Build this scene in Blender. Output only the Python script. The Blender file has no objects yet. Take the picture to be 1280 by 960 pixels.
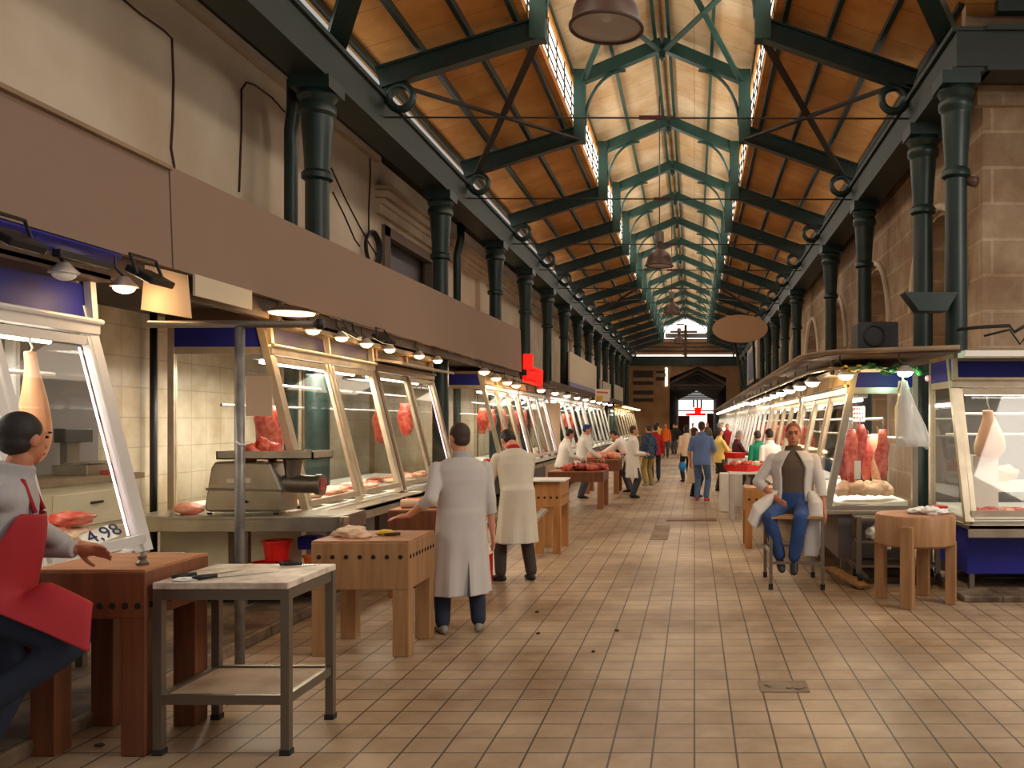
import bpy, bmesh, math, random
from mathutils import Vector, Matrix, noise
R = math.radians
random.seed(7)
SC = bpy.context.scene
COL = SC.collection
V = Vector
CAMZ = 1.75
def P(px, py, d):
    """world point seen at a photograph pixel, at depth d"""
    return V(((px-868)*d/1100, d, CAMZ-(py-528)*d/1100))
ORD = ['first','second','third','fourth','fifth','sixth','seventh','eighth','ninth','tenth','eleventh','twelfth','thirteenth','fourteenth','fifteenth','sixteenth']
# ------------------------------------------------------------------ materials
def lin(c):
    c = c/255.0
    return c/12.92 if c <= .04045 else ((c+.055)/1.055)**2.4
def rgb(c): return (lin(c[0]), lin(c[1]), lin(c[2]), 1)
MATS = {}
def newmat(name):
    m = bpy.data.materials.new(name); m.use_nodes = True
    nt = m.node_tree; b = nt.nodes['Principled BSDF']
    MATS[name] = m
    return m, nt, b
def N(nt, t, **kw):
    n = nt.nodes.new(t)
    for k, v in kw.items():
        if k in n.inputs: n.inputs[k].default_value = v
        else: setattr(n, k, v)
    return n
def coords(nt, scale=(1,1,1), rot=(0,0,0), src='Object'):
    tc = N(nt, 'ShaderNodeTexCoord'); mp = N(nt, 'ShaderNodeMapping')
    mp.inputs['Scale'].default_value = scale; mp.inputs['Rotation'].default_value = rot
    nt.links.new(tc.outputs[src], mp.inputs['Vector'])
    return mp.outputs['Vector']
def ramp(nt, fac, stops):
    r = N(nt, 'ShaderNodeValToRGB'); e = r.color_ramp.elements
    while len(e) < len(stops): e.new(.5)
    for i, (p, c) in enumerate(stops):
        e[i].position = p; e[i].color = rgb(c)
    nt.links.new(fac, r.inputs['Fac'])
    return r.outputs['Color']
def mat(name, col, rough=.6, metal=0., col2=None, scale=4., stretch=(1,1,1), bump=0., detail=4., lo=.35, hi=.7, spec=.5):
    """plain colour, or two colours mottled by noise"""
    m, nt, b = newmat(name)
    b.inputs['Roughness'].default_value = rough; b.inputs['Metallic'].default_value = metal
    b.inputs['Specular IOR Level'].default_value = spec
    if col2 is None and not bump:
        b.inputs['Base Color'].default_value = rgb(col); return m
    n = N(nt, 'ShaderNodeTexNoise'); n.inputs['Scale'].default_value = scale; n.inputs['Detail'].default_value = detail
    nt.links.new(coords(nt, stretch), n.inputs['Vector'])
    nt.links.new(ramp(nt, n.outputs['Fac'], [(lo, col), (hi, col2 or col)]), b.inputs['Base Color'])
    if bump:
        bp = N(nt, 'ShaderNodeBump'); bp.inputs['Strength'].default_value = bump; bp.inputs['Distance'].default_value = .01
        nt.links.new(n.outputs['Fac'], bp.inputs['Height']); nt.links.new(bp.outputs['Normal'], b.inputs['Normal'])
    return m
def emit(name, col, s):
    m, nt, b = newmat(name)
    b.inputs['Base Color'].default_value = rgb(col); b.inputs['Emission Color'].default_value = rgb(col)
    b.inputs['Emission Strength'].default_value = s
    return m
def glass(name, tint=(235,245,240), refl=.06, rough=.03, dirt=.0):
    m, nt, b = newmat(name); nt.nodes.remove(b)
    out = nt.nodes['Material Output']
    t = N(nt, 'ShaderNodeBsdfTransparent'); t.inputs['Color'].default_value = rgb(tint)
    g = N(nt, 'ShaderNodeBsdfGlossy'); g.inputs['Roughness'].default_value = rough
    lw = N(nt, 'ShaderNodeLayerWeight'); lw.inputs['Blend'].default_value = .5
    pw = N(nt, 'ShaderNodeMath', operation='POWER'); pw.inputs[1].default_value = 5.; nt.links.new(lw.outputs['Facing'], pw.inputs[0])
    ma = N(nt, 'ShaderNodeMath', operation='MULTIPLY_ADD'); ma.inputs[1].default_value = .45; ma.inputs[2].default_value = .035; nt.links.new(pw.outputs[0], ma.inputs[0])
    mx = N(nt, 'ShaderNodeMixShader')
    nt.links.new(ma.outputs[0], mx.inputs[0]); nt.links.new(t.outputs[0], mx.inputs[1]); nt.links.new(g.outputs[0], mx.inputs[2])
    nt.links.new(mx.outputs[0], out.inputs['Surface'])
    return m
def bricks(name, c1, c2, mortar, bw, bh, ms=.02, vec='xz', offset=.5, rough=.7, bump=.3, stain=None, stain_scale=.6, lo=.4, hi=.7, spec=.5):
    m, nt, b = newmat(name)
    b.inputs['Roughness'].default_value = rough; b.inputs['Specular IOR Level'].default_value = spec
    tc = N(nt, 'ShaderNodeTexCoord'); sp = N(nt, 'ShaderNodeSeparateXYZ'); cb = N(nt, 'ShaderNodeCombineXYZ')
    nt.links.new(tc.outputs['Object'], sp.inputs[0])
    if vec == 'xy':
        nt.links.new(sp.outputs[0], cb.inputs[0]); nt.links.new(sp.outputs[1], cb.inputs[1])
    elif vec == 'yx':
        nt.links.new(sp.outputs[1], cb.inputs[0]); nt.links.new(sp.outputs[0], cb.inputs[1])
    else:
        ad = N(nt, 'ShaderNodeMath', operation='ADD')
        nt.links.new(sp.outputs[0], ad.inputs[0]); nt.links.new(sp.outputs[1], ad.inputs[1])
        nt.links.new(ad.outputs[0], cb.inputs[0]); nt.links.new(sp.outputs[2], cb.inputs[1])
    br = N(nt, 'ShaderNodeTexBrick'); br.offset = offset; br.squash = 1
    for k, v in (('Color1', rgb(c1)), ('Color2', rgb(c2)), ('Mortar', rgb(mortar)), ('Scale', 1.), ('Mortar Size', ms), ('Mortar Smooth', .15), ('Bias', 0.), ('Brick Width', bw), ('Row Height', bh)):
        br.inputs[k].default_value = v
    nt.links.new(cb.outputs[0], br.inputs['Vector'])
    colr = br.outputs['Color']
    n = N(nt, 'ShaderNodeTexNoise'); n.inputs['Scale'].default_value = stain_scale; n.inputs['Detail'].default_value = 7.; n.inputs['Roughness'].default_value = .65
    nt.links.new(tc.outputs['Object'], n.inputs['Vector'])
    if stain:
        mx = N(nt, 'ShaderNodeMix', data_type='RGBA', blend_type='MULTIPLY'); mx.inputs[0].default_value = 1
        nt.links.new(colr, mx.inputs[6]); nt.links.new(ramp(nt, n.outputs['Fac'], [(lo, stain), (hi, (255,255,255))]), mx.inputs[7])
        colr = mx.outputs[2]
    nt.links.new(colr, b.inputs['Base Color'])
    bp = N(nt, 'ShaderNodeBump'); bp.inputs['Strength'].default_value = bump; bp.inputs['Distance'].default_value = .01; bp.invert = True
    nt.links.new(br.outputs['Fac'], bp.inputs['Height']); nt.links.new(bp.outputs['Normal'], b.inputs['Normal'])
    return m
# ------------------------------------------------------------------ mesh builder
class MB:
    def __init__(s): s.v = []; s.f = []
    def add(s, vs, fs):
        o = len(s.v); s.v += [V(p) for p in vs]; s.f += [tuple(i+o for i in f) for f in fs]; return s
    def box(s, c, size, m=None):
        x, y, z = (a/2 for a in size); c = V(c)
        vs = [V((sx*x, sy*y, sz*z)) for sz in (-1,1) for sy in (-1,1) for sx in (-1,1)]
        if m: vs = [m @ q for q in vs]
        return s.add([q+c for q in vs], [(0,2,3,1),(4,5,7,6),(0,1,5,4),(2,6,7,3),(0,4,6,2),(1,3,7,5)])
    def b2(s, lo, hi):
        lo, hi = V(lo), V(hi); return s.box((lo+hi)/2, [abs(a) for a in (hi-lo)])
    def bar(s, p0, p1, w, h, up=(0,0,1)):
        """rectangular bar from p0 to p1; w across, h along the up side"""
        p0, p1 = V(p0), V(p1); d = (p1-p0); L = d.length; d = d/L
        side = d.cross(V(up))
        if side.length < 1e-4: side = d.cross(V((1,0,0)))
        side.normalize(); u = side.cross(d)
        m = Matrix((side, d, u)).transposed()
        return s.box((p0+p1)/2, (w, L, h), m)
    def tube(s, pts, r, seg=8, closed=False, cap=True):
        pts = [V(p) for p in pts]; n = len(pts); rs = r if isinstance(r, (list, tuple)) else [r]*n
        o = len(s.v); prev = None
        for i, p in enumerate(pts):
            a = pts[(i-1) % n] if (closed or i > 0) else p; b = pts[(i+1) % n] if (closed or i < n-1) else p
            t = (b-a)
            t = t.normalized() if t.length > 1e-9 else V((0,0,1))
            if prev is None:
                q = V((0,0,1)) if abs(t.z) < .9 else V((1,0,0))
            else: q = prev
            u = q - t*q.dot(t)
            if u.length < 1e-5: u = V((1,0,0)) - t*t.x
            u.normalize(); w = t.cross(u); prev = u
            for k in range(seg):
                a = 2*math.pi*k/seg; s.v.append(p + (u*math.cos(a) + w*math.sin(a))*rs[i])
        m = n if closed else n-1
        for i in range(m):
            j = (i+1) % n
            for k in range(seg):
                k2 = (k+1) % seg
                s.f.append((o+i*seg+k, o+i*seg+k2, o+j*seg+k2, o+j*seg+k))
        if cap and not closed:
            s.f.append(tuple(o+k for k in range(seg))[::-1]); s.f.append(tuple(o+(n-1)*seg+k for k in range(seg)))
        return s
    def lathe(s, prof, c=(0,0,0), seg=16, m=None, cap=True):
        """prof: (radius, height) pairs going up"""
        o = len(s.v); c = V(c)
        for r, h in prof:
            for k in range(seg):
                a = 2*math.pi*k/seg; q = V((r*math.cos(a), r*math.sin(a), h)); s.v.append((m @ q if m else q)+c)
        for i in range(len(prof)-1):
            for k in range(seg):
                k2 = (k+1) % seg
                s.f.append((o+i*seg+k, o+i*seg+k2, o+(i+1)*seg+k2, o+(i+1)*seg+k))
        if cap:
            s.f.append(tuple(o+k for k in range(seg))[::-1]); s.f.append(tuple(o+(len(prof)-1)*seg+k for k in range(seg)))
        return s
    def loft(s, secs, seg=16, cap=True):
        """secs: (centre, ax, ay) with half-axis vectors"""
        o = len(s.v)
        for c, ax, ay in secs:
            c, ax, ay = V(c), V(ax), V(ay)
            for k in range(seg):
                a = 2*math.pi*k/seg; s.v.append(c + ax*math.cos(a) + ay*math.sin(a))
        for i in range(len(secs)-1):
            for k in range(seg):
                k2 = (k+1) % seg
                s.f.append((o+i*seg+k, o+i*seg+k2, o+(i+1)*seg+k2, o+(i+1)*seg+k))
        if cap:
            s.f.append(tuple(o+k for k in range(seg))[::-1]); s.f.append(tuple(o+(len(secs)-1)*seg+k for k in range(seg)))
        return s
    def prism(s, poly, ext):
        """planar polygon (3-D points) pushed along ext"""
        poly = [V(p) for p in poly]; e = V(ext); n = len(poly)
        fs = [tuple(range(n))[::-1], tuple(range(n, 2*n))] + [(i, (i+1) % n, n+(i+1) % n, n+i) for i in range(n)]
        return s.add(poly+[p+e for p in poly], fs)
    def ball(s, c, rad, m=None, seg=12, rings=8, fn=None):
        c = V(c); rad = rad if isinstance(rad, (list, tuple)) else (rad,)*3
        o = len(s.v)
        def put(q):
            if fn: q = q*fn(q)
            q = V((q.x*rad[0], q.y*rad[1], q.z*rad[2])); s.v.append((m @ q if m else q)+c)
        put(V((0,0,-1)))
        for i in range(1, rings):
            t = math.pi*i/rings - math.pi/2
            for k in range(seg):
                a = 2*math.pi*k/seg; put(V((math.cos(t)*math.cos(a), math.cos(t)*math.sin(a), math.sin(t))))
        put(V((0,0,1)))
        top = len(s.v)-1
        for k in range(seg):
            k2 = (k+1) % seg
            s.f.append((o, o+1+k2, o+1+k))
            for i in range(rings-2):
                a = o+1+i*seg
                s.f.append((a+k, a+k2, a+seg+k2, a+seg+k))
            a = o+1+(rings-2)*seg
            s.f.append((a+k, a+k2, top))
        return s
    def lump(s, c, rad, m=None, amp=.3, f=1.6, seed=0., seg=18, rings=12):
        off = V((seed*3.7+1.3, seed*1.9, seed*2.3))
        return s.ball(c, rad, m, seg, rings, fn=lambda q: 1+amp*noise.noise(q*f+off)+.4*amp*noise.noise(q*f*2.7+off))
    def seg2(s, a, b, ra, rb, n=12):
        a, b = V(a), V(b)
        s.tube([a, b], [ra, rb], n); s.ball(a, ra, seg=n, rings=8); s.ball(b, rb, seg=n, rings=8); return s
    def build(s, name, m, parent=None, smooth=False, bevel=0., voxel=0., sm=0, sub=0):
        me = bpy.data.meshes.new(name)
        vs = s.v
        if parent is not None and parent.name in FRAME:
            inv = FRAME[parent.name]; vs = [inv @ p for p in vs]
        me.from_pydata([tuple(p) for p in vs], [], s.f); me.update()
        bm = bmesh.new(); bm.from_mesh(me); bmesh.ops.recalc_face_normals(bm, faces=bm.faces); bm.to_mesh(me); bm.free()
        if smooth:
            me.polygons.foreach_set('use_smooth', [True]*len(me.polygons))
            if smooth == 'auto':
                try: me.set_sharp_from_angle(angle=R(40))
                except Exception: pass
        o = bpy.data.objects.new(name, me); COL.objects.link(o)
        me.materials.append(m if not isinstance(m, str) else MATS[m])
        if parent is not None:
            o.parent = parent
            if parent.name in FRAME: FRAME[o.name] = FRAME[parent.name]
        if bevel:
            md = o.modifiers.new('bevel', 'BEVEL'); md.width = bevel; md.segments = 2; md.limit_method = 'ANGLE'
        if voxel:
            md = o.modifiers.new('remesh', 'REMESH'); md.mode = 'VOXEL'; md.voxel_size = voxel; md.use_smooth_shade = True
            if sm:
                q = o.modifiers.new('smooth', 'SMOOTH'); q.iterations = sm; q.factor = .5
        if sub:
            md = o.modifiers.new('sub', 'SUBSURF'); md.levels = sub; md.render_levels = sub
        return o
FRAME = {}          # object name -> inverse world matrix of its thing, so parts can be written in world coordinates
def tag(o, label=None, cat=None, group=None, kind=None):
    if label: o['label'] = label
    if cat: o['category'] = cat
    if group: o['group'] = group
    if kind: o['kind'] = kind
    return o
def thing(name, label, cat, loc=(0,0,0), rotz=0., group=None, local=False):
    o = bpy.data.objects.new(name, None); COL.objects.link(o)
    o.location = loc; o.rotation_euler = (0,0,rotz); o.empty_display_size = .1
    if not local: FRAME[o.name] = (Matrix.Translation(V(loc)) @ Matrix.Rotation(rotz, 4, 'Z')).inverted()
    return tag(o, label, cat, group)
def struct(o): o['kind'] = 'structure'; return o
def children(o): return [c for c in bpy.data.objects if c.parent is o]
KIDS = {}
def copy_tree(o, kids=None):
    c = o.copy(); COL.objects.link(c)
    for ch in children(o):
        k = copy_tree(ch); k.parent = c
    return c
def lamp(name, kind, loc, energy, col=(255,235,205), size=.1, size_y=None, rot=(0,0,0), spread=None):
    l = bpy.data.lights.new(name, kind); l.energy = energy; l.color = rgb(col)[:3]
    if kind == 'AREA':
        l.size = size
        if size_y: l.shape = 'RECTANGLE'; l.size_y = size_y
        if spread: l.spread = spread
    else: l.shadow_soft_size = size
    o = bpy.data.objects.new(name, l); o.location = loc; o.rotation_euler = rot; COL.objects.link(o)
    return o
# ------------------------------------------------------------------ the materials
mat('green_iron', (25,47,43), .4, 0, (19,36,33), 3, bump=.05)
mat('green_iron_lit', (28,70,63), .45, 0, (22,58,52), 3)  # lighter copy of the green iron, stronger light near the ridge painted in
mat('beam_green', (38,49,43), .55, 0, (28,38,33), 2.5, stretch=(1,.3,1))
mat('dark_steel', (30,30,30), .5)
mat('black_plastic', (18,18,19), .45)
mat('rusty_brown', (96,66,54), .45, 0, (78,52,44), 5)
bricks('boards_orange', (240,184,108), (228,170,94), (170,116,60), .86, 30., .007, 'yx', 0, .8, .15, stain=(206,180,150), stain_scale=.5)
bricks('boards_cream', (226,208,176), (216,196,162), (170,146,114), .86, 30., .007, 'yx', 0, .85, .15, stain=(218,196,166), stain_scale=.7)
mat('stucco', (220,204,182), .9, 0, (196,174,148), .55, detail=8, bump=.05, lo=.38, hi=.62)
mat('fascia_brown', (142,118,102), .8, 0, (136,112,96), .3)
mat('fascia_edge', (110,88,74), .7)
mat('tan_panel', (150,126,98), .7, 0, (122,98,74), 3, stretch=(1,.4,1))
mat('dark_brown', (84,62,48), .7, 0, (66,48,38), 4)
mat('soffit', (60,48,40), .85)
bricks('stone', (188,164,136), (174,148,120), (204,182,154), 1.02, .45, .02, 'xz', .5, .85, .5, stain=(196,180,164), stain_scale=1.2)
bricks('wall_tile', (212,204,186), (206,197,178), (178,168,150), .3, .3, .006, 'xz', 0, .35, .2, stain=(206,194,174), stain_scale=1.2)
bricks('floor_tile', (192,167,138), (176,151,122), (82,66,54), .222, .222, .006, 'yx', .0, .42, .35, stain=(178,158,136), stain_scale=.55, lo=.36, hi=.62)
bricks('kerb_stone', (170,146,118), (150,128,104), (90,74,60), 1.2, .5, .008, 'yx', .5, .6, .3, stain=(110,92,76), stain_scale=1.6)
mat('concrete', (150,128,104), .8, 0, (116,98,80), 2.2, bump=.1)
mat('aluminium', (206,200,192), .38, .55, (190,182,172), 6)
mat('aluminium_warm', (204,190,166), .36, .5, (184,168,142), 6)
mat('white_frame', (226,224,222), .35, .15)
mat('brown_frame', (132,106,82), .4, .45)
mat('steel', (188,180,164), .32, .85, (160,150,134), 3)
mat('steel_dark', (128,118,106), .38, .8)
mat('galvanised', (150,146,142), .45, .6, (116,110,106), 8)
mat('blue_panel', (40,44,140), .45, 0, (34,36,122), 2, spec=.25)
mat('purple_panel', (58,48,80), .5, 0, (48,40,70), 2, spec=.2)
mat('grey_board', (118,110,114), .6)
mat('gold_panel', (214,176,118), .4, .2)
mat('cream_cabinet', (226,214,184), .5, 0, (214,200,170), 3)
mat('white_board', (240,236,226), .45)
mat('tray_white', (240,238,230), .35)
mat('paper_tan', (216,186,156), .8)
mat('paper_white', (245,240,232), .8)
mat('ink', (40,44,90), .7)
mat('wood_block', (164,106,62), .5, 0, (134,80,42), 3, stretch=(6,6,.5), bump=.05, lo=.3, hi=.75)
mat('wood_block_dark', (126,72,40), .5, 0, (98,52,28), 3, stretch=(6,6,.5), bump=.05)
mat('wood_top', (184,126,84), .55, 0, (152,96,62), 5, stretch=(1,3,1), bump=.05)
mat('wood_pale', (174,130,86), .5, 0, (146,102,64), 3, stretch=(6,6,.5), bump=.05)
mat('wood_orange', (178,122,66), .5, 0, (152,98,48), 3, stretch=(5,5,.5))
mat('hole', (36,22,16), .9)
mat('marble', (226,212,194), .45, 0, (170,146,126), 9, detail=8, lo=.42, hi=.72)
mat('shelf_board', (190,164,134), .6, 0, (150,122,94), 4)
mat('red_plastic', (226,30,18), .35)
mat('red_lid', (196,24,30), .35)
mat('orange_plastic', (222,110,40), .4)
mat('blade', (200,200,200), .25, .95)
mat('yellow', (226,186,40), .5)
mat('meat_red', (190,62,46), .4, 0, (218,122,98), 16, detail=3, lo=.42, hi=.66)
mat('meat_dark', (150,40,34), .4, 0, (206,110,90), 16, detail=3, lo=.4, hi=.75)
mat('meat_pink', (232,168,140), .45, 0, (214,112,84), 9, lo=.4, hi=.66)
mat('fat', (240,214,180), .5, 0, (226,170,136), 12, lo=.42, hi=.7)
mat('ham', (226,148,98), .4, 0, (238,190,150), 2.5, stretch=(1,1,.8), lo=.35, hi=.65)
mat('skin', (214,150,118), .55, 0, (204,136,104), 8)
mat('skin_tan', (186,120,88), .55, 0, (174,108,78), 8)
mat('hair_dark', (34,26,24), .65); mat('hair_brown', (66,46,36), .65); mat('hair_grey', (150,144,142), .7); mat('hair_red', (120,62,48), .65)
mat('coat_white', (208,200,194), .85, 0, (194,185,178), 2.5)
mat('coat_cream', (216,206,188), .85, 0, (204,193,174), 2.5)
mat('coat_bright', (242,238,230), .85)
mat('grey_cloth', (176,172,172), .9, 0, (158,152,152), 5)
mat('red_apron', (168,20,34), .7, 0, (150,14,28), 3)
mat('pink_hem', (226,140,150), .7)
mat('jeans_dark', (34,42,62), .85); mat('jeans_blue', (42,74,128), .85, 0, (34,58,104), 6); mat('jeans_pale', (84,110,150), .85, 0, (66,92,130), 5)
mat('trousers_brown', (62,50,44), .85); mat('trousers_khaki', (140,120,60), .85); mat('trousers_grey', (70,70,78), .85)
mat('shoe_black', (22,20,20), .5); mat('shoe_grey', (140,134,126), .5); mat('shoe_red', (190,30,40), .5)
mat('shirt_brown', (92,76,62), .9); mat('shirt_blue', (100,124,176), .9); mat('shirt_yellow', (240,210,120), .9); mat('shirt_orange', (238,106,24), .9)
mat('shirt_black', (30,30,32), .9); mat('shirt_green', (24,136,104), .9); mat('shirt_red', (180,28,40), .9); mat('shirt_beige', (222,196,168), .9); mat('shirt_maroon', (84,34,40), .9)
mat('shirt_pattern', (60,84,110), .9, 0, (30,44,66), 26, lo=.45, hi=.55)
mat('blue_bag', (30,120,190), .5)
mat('eye_dark', (30,22,18), .3); mat('lip', (176,96,84), .5)
mat('mid_dark', (46,44,44), .5)
mat('mid_grey', (96,90,88), .6)
mat('cabinet_grey', (110,102,100), .5, .2)
mat('teal_box', (30,70,70), .6)
mat('leaf_green', (40,110,50), .7); mat('leaf_gold', (220,170,40), .6)
mat('oval_tan', (196,156,118), .6)
mat('sign_cream', (206,192,166), .6); mat('sign_purple', (140,134,170), .6); mat('sign_blue', (60,72,110), .5); mat('sign_grey', (170,160,146), .6)
mat('rubber', (40,38,36), .8)
mat('cord_brown', (70,42,30), .7)
mat('tan_wall', (150,116,84), .85, 0, (126,94,66), 1.2)
mat('dark_umber', (52,44,38), .85)
mat('bone', (244,228,196), .5)
glass('pane', (250,251,250))
m, nt, b = newmat('plastic_bag')
b.inputs['Base Color'].default_value = (.85,.85,.82,1); b.inputs['Roughness'].default_value = .35; b.inputs['Transmission Weight'].default_value = .0; b.inputs['Alpha'].default_value = .62
m, nt, b = newmat('lamp_glass')
b.inputs['Base Color'].default_value = (.75,.7,.66,1); b.inputs['Roughness'].default_value = .2; b.inputs['Alpha'].default_value = .5
emit('bulb_warm', (255,206,130), 14); emit('bulb_white', (255,238,214), 14); emit('tube_white', (255,246,226), 9); emit('tube_pink', (255,226,240), 4)
emit('bulb_green', (190,255,226), 16); emit('flood_face', (255,226,180), 2); emit('red_glow', (255,22,14), 1.6); emit('sky_pane', (255,246,232), 2.4)
# ------------------------------------------------------------------ the hall
XL, XR = -4.5, 3.15            # column rows
RX = -.62                      # ridge line
WL, WR = -5.6, 3.62            # side walls
TD = [12.4, 16.9, 21.2, 24.8, 28.2, 31.6, 35.1, 38.6, 42.1, 45.6, 49.1, 52.6, 56.1, 59.6]
YE = 62.0
# floor
f = MB(); f.b2((-30,-9,-.3), (30,118,0)); struct(f.build('floor', 'floor_tile'))
f = MB(); f.b2((-9,1.5,0), (-3.46,61.5,.09)); struct(f.build('trim_1', 'kerb_stone', bevel=.012))
f = MB(); f.b2((1.9,9.55,0), (9,61.5,.07)); struct(f.build('trim_2', 'kerb_stone', bevel=.012))
f = MB(); f.b2((2.62,8.55,0), (12,9.55,.06)); struct(f.build('trim_3', 'kerb_stone', bevel=.012))
# left wall: tiles behind the stalls, stucco above
f = MB(); f.b2((WL-.3,-2,0), (WL,YE,2.95)); struct(f.build('wall_left', 'wall_tile'))
f = MB(); f.b2((WL-.3,-9,2.95), (WL,15.75,6.4)); f.b2((WL-.3,18.9,2.95), (WL,YE,6.4)); f.b2((WL-.3,15.75,5.3), (WL,18.9,6.4)); struct(f.build('wall_left_upper', 'stucco'))
f = MB(); f.b2((WL-.6,15.7,2.9), (WL-.25,19,5.4)); struct(f.build('window_1', 'grey_board'))
f = MB()
for a, b_ in ((15.75,16.05),(18.6,18.9)): f.b2((WL-.1,a,2.95), (WL+.06,b_,5.3))
f.b2((WL-.1,15.75,5.12), (WL+.06,18.9,5.3)); struct(f.build('window_1_frame', 'fascia_edge'))
f = MB()
for z, o_, h in ((5.42,.10,.16),(5.58,.16,.1),(5.7,.24,.12),(5.84,.3,.07)): f.b2((WL-.05,15.4,z), (WL+o_,YE,z+h))
f.b2((WL,-9,6.3), (WL+.12,15.4,6.4)); struct(f.build('trim_4', 'stucco'))
f = MB()
for k in range(7):                                            # pilasters along the wall
    y = 22.5+k*5.6; f.b2((WL-.02,y,2.95), (WL+.12,y+.7,5.42))
struct(f.build('trim_5', 'stucco'))
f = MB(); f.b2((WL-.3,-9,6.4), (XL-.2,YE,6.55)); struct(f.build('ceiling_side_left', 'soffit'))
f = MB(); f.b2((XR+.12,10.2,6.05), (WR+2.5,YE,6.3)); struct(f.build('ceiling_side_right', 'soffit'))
# right wall with arched bays and the stone corner pier
def arch_wall():
    f = MB(); g = MB()
    y = 11.75; z0, z1 = 0, 6.05
    f.b2((WR,11.05,0), (WR+6,11.75,6.05))
    while y < YE-5:
        w, rise, spring = 2.7, 1.25, 3.55
        a, b_ = y, y+w
        poly = [(WR,a,z1), (WR,a,spring)]
        for k in range(1, 14):
            t = math.pi*k/14; poly.append((WR, (a+b_)/2-math.cos(t)*w/2, spring+math.sin(t)*rise))
        poly += [(WR,b_,spring), (WR,b_,z1)]
        f.prism(poly, (.6,0,0))
        f.b2((WR,b_,0), (WR+.6,b_+1.9,z1))
        ring = []
        for k in range(0, 17):
            t = math.pi*k/16; ring.append((WR-.03, (a+b_)/2-math.cos(t)*(w/2+.12), spring+math.sin(t)*(rise+.12)))
        g.tube(ring, .06, 6)
        y = b_+1.9
    f.b2((WR,y,0), (WR+.6,YE,z1))
    struct(f.build('wall_right', 'stone')); struct(g.build('trim_6', 'stucco', smooth=True))
    f = MB(); f.b2((WR+.55,11.7,0), (WR+.8,YE,6)); struct(f.build('wall_right_recess', 'stucco'))
    y = 11.75; n = 2
    while y < YE-5:
        f = MB()
        f.b2((WR+.46,y+.5,2.6), (WR+.54,y+2.2,4.3))
        struct(f.build('window_%d' % n, 'dark_umber')); 
        gr = MB()
        if n < 5:
            for q in range(12): 
                yy = y+.5+1.7*q/11; gr.b2((WR+.42,yy-.014,2.6), (WR+.455,yy+.014,4.3)); zz = 2.6+1.7*q/11; gr.b2((WR+.425,y+.5,zz-.014), (WR+.45,y+2.2,zz+.014))
            struct(gr.build('window_%d_grating' % n, 'tan_panel'))
        n += 1; y += 4.6
    return n
NW = arch_wall()
f = MB(); f.b2((WR-.08,10.98,2.3), (WR+6,11.06,2.48)); f.b2((WR-.1,10.95,5.7),(WR+6,11.06,5.95)); struct(f.build('trim_7', 'stone'))
# long iron beams on the columns, the cross beam over the side passage
def beam(name, x0, x1, y0, y1, z0, z1, label, along='y'):
    f = MB()
    f.b2((x0,y0,z0+.05), (x1,y1,z1-.05))
    f.b2((x0-.05,y0,z0), (x1+.05,y1,z0+.06)) if along == 'y' else f.b2((x0,y0-.05,z0), (x1,y1+.05,z0+.06))
    f.b2((x0-.05,y0,z1-.06), (x1+.05,y1,z1)) if along == 'y' else f.b2((x0,y0-.05,z1-.06), (x1,y1+.05,z1))
    return tag(f.build(name, 'beam_green'), label, 'beam', kind='thing')
beam('iron_beam', XL-.2, XL+.14, -2, YE, 5.82, 6.36, 'long green iron beam on the column heads along the left wall')
beam('iron_beam', XR-.14, XR+.2, 10.1, YE, 5.78, 6.3, 'long green iron beam on the column heads along the right wall')
beam('iron_beam', XR+.2, 12, 10.1, 10.42, 5.78, 6.3, 'green iron cross beam running off over the stone corner pier', 'x')
# eave strips: a glazed slit that lets the daylight in above each beam
f = MB(); f.b2((XL-.1,-2,6.38), (XL-.06,YE,6.56)); struct(f.build('window_20', 'sky_pane'))
f = MB(); f.b2((XR+.08,12.4,6.32), (XR+.12,YE,6.5)); struct(f.build('window_21', 'sky_pane'))
# roof planes
def slab(name, a, b_, y0, y1, t, m):
    f = MB(); f.prism([(a[0],y0,a[1]), (b_[0],y0,b_[1]), (b_[0],y0,b_[1]+t), (a[0],y0,a[1]+t)], (0,y1-y0,0)); return struct(f.build(name, m))
LE, LT, UE, UR = (XL-.18,6.82), (-2.4,7.53), (-2.52,8.52), (RX,9.22)
def mirror(p): return (2*RX-p[0], p[1])
Y0 = 6.3
slab('ceiling_lower_left', LE, LT, Y0, YE, .1, 'boards_orange')
slab('ceiling_lower_right', mirror(LT), (XR+.25,6.74), 10.5, YE, .1, 'boards_orange')
slab('ceiling_upper_left', UE, UR, 3.5, YE, .1, 'boards_cream')
slab('ceiling_upper_right', UR, mirror(UE), 3.5, YE, .1, 'boards_cream')
# clerestory: glazed strip behind louvres, both sides
for s, nm, wn in ((-1,'left',22),(1,'right',23)):
    X = RX+s*1.8
    f = MB(); f.b2((X-.015,Y0,7.62), (X+.015,YE,8.4)); struct(f.build('window_%d' % wn, 'sky_pane'))
    f = MB()
    for k in range(3):
        z = 7.78+k*.2; f.prism([(X-s*.02,Y0,z), (X-s*.035,Y0,z+.012), (X-s*.035,Y0,z+.03), (X-s*.02,Y0,z+.03)], (0,YE-Y0,0))
    
    for k in range(60):
        y = Y0+.9*k; f.b2((X-.035,y,7.62), (X+.035,y+.03,8.4))
    struct(f.build('window_%d_bars' % wn, 'dark_umber'))
    f = MB(); f.b2((X-.06,Y0,7.48), (X+.06,YE,7.62)); f.b2((X-.06,Y0,8.38), (X+.06,YE,8.52)); struct(f.build('trim_%d' % (wn), 'boards_orange'))
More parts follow.
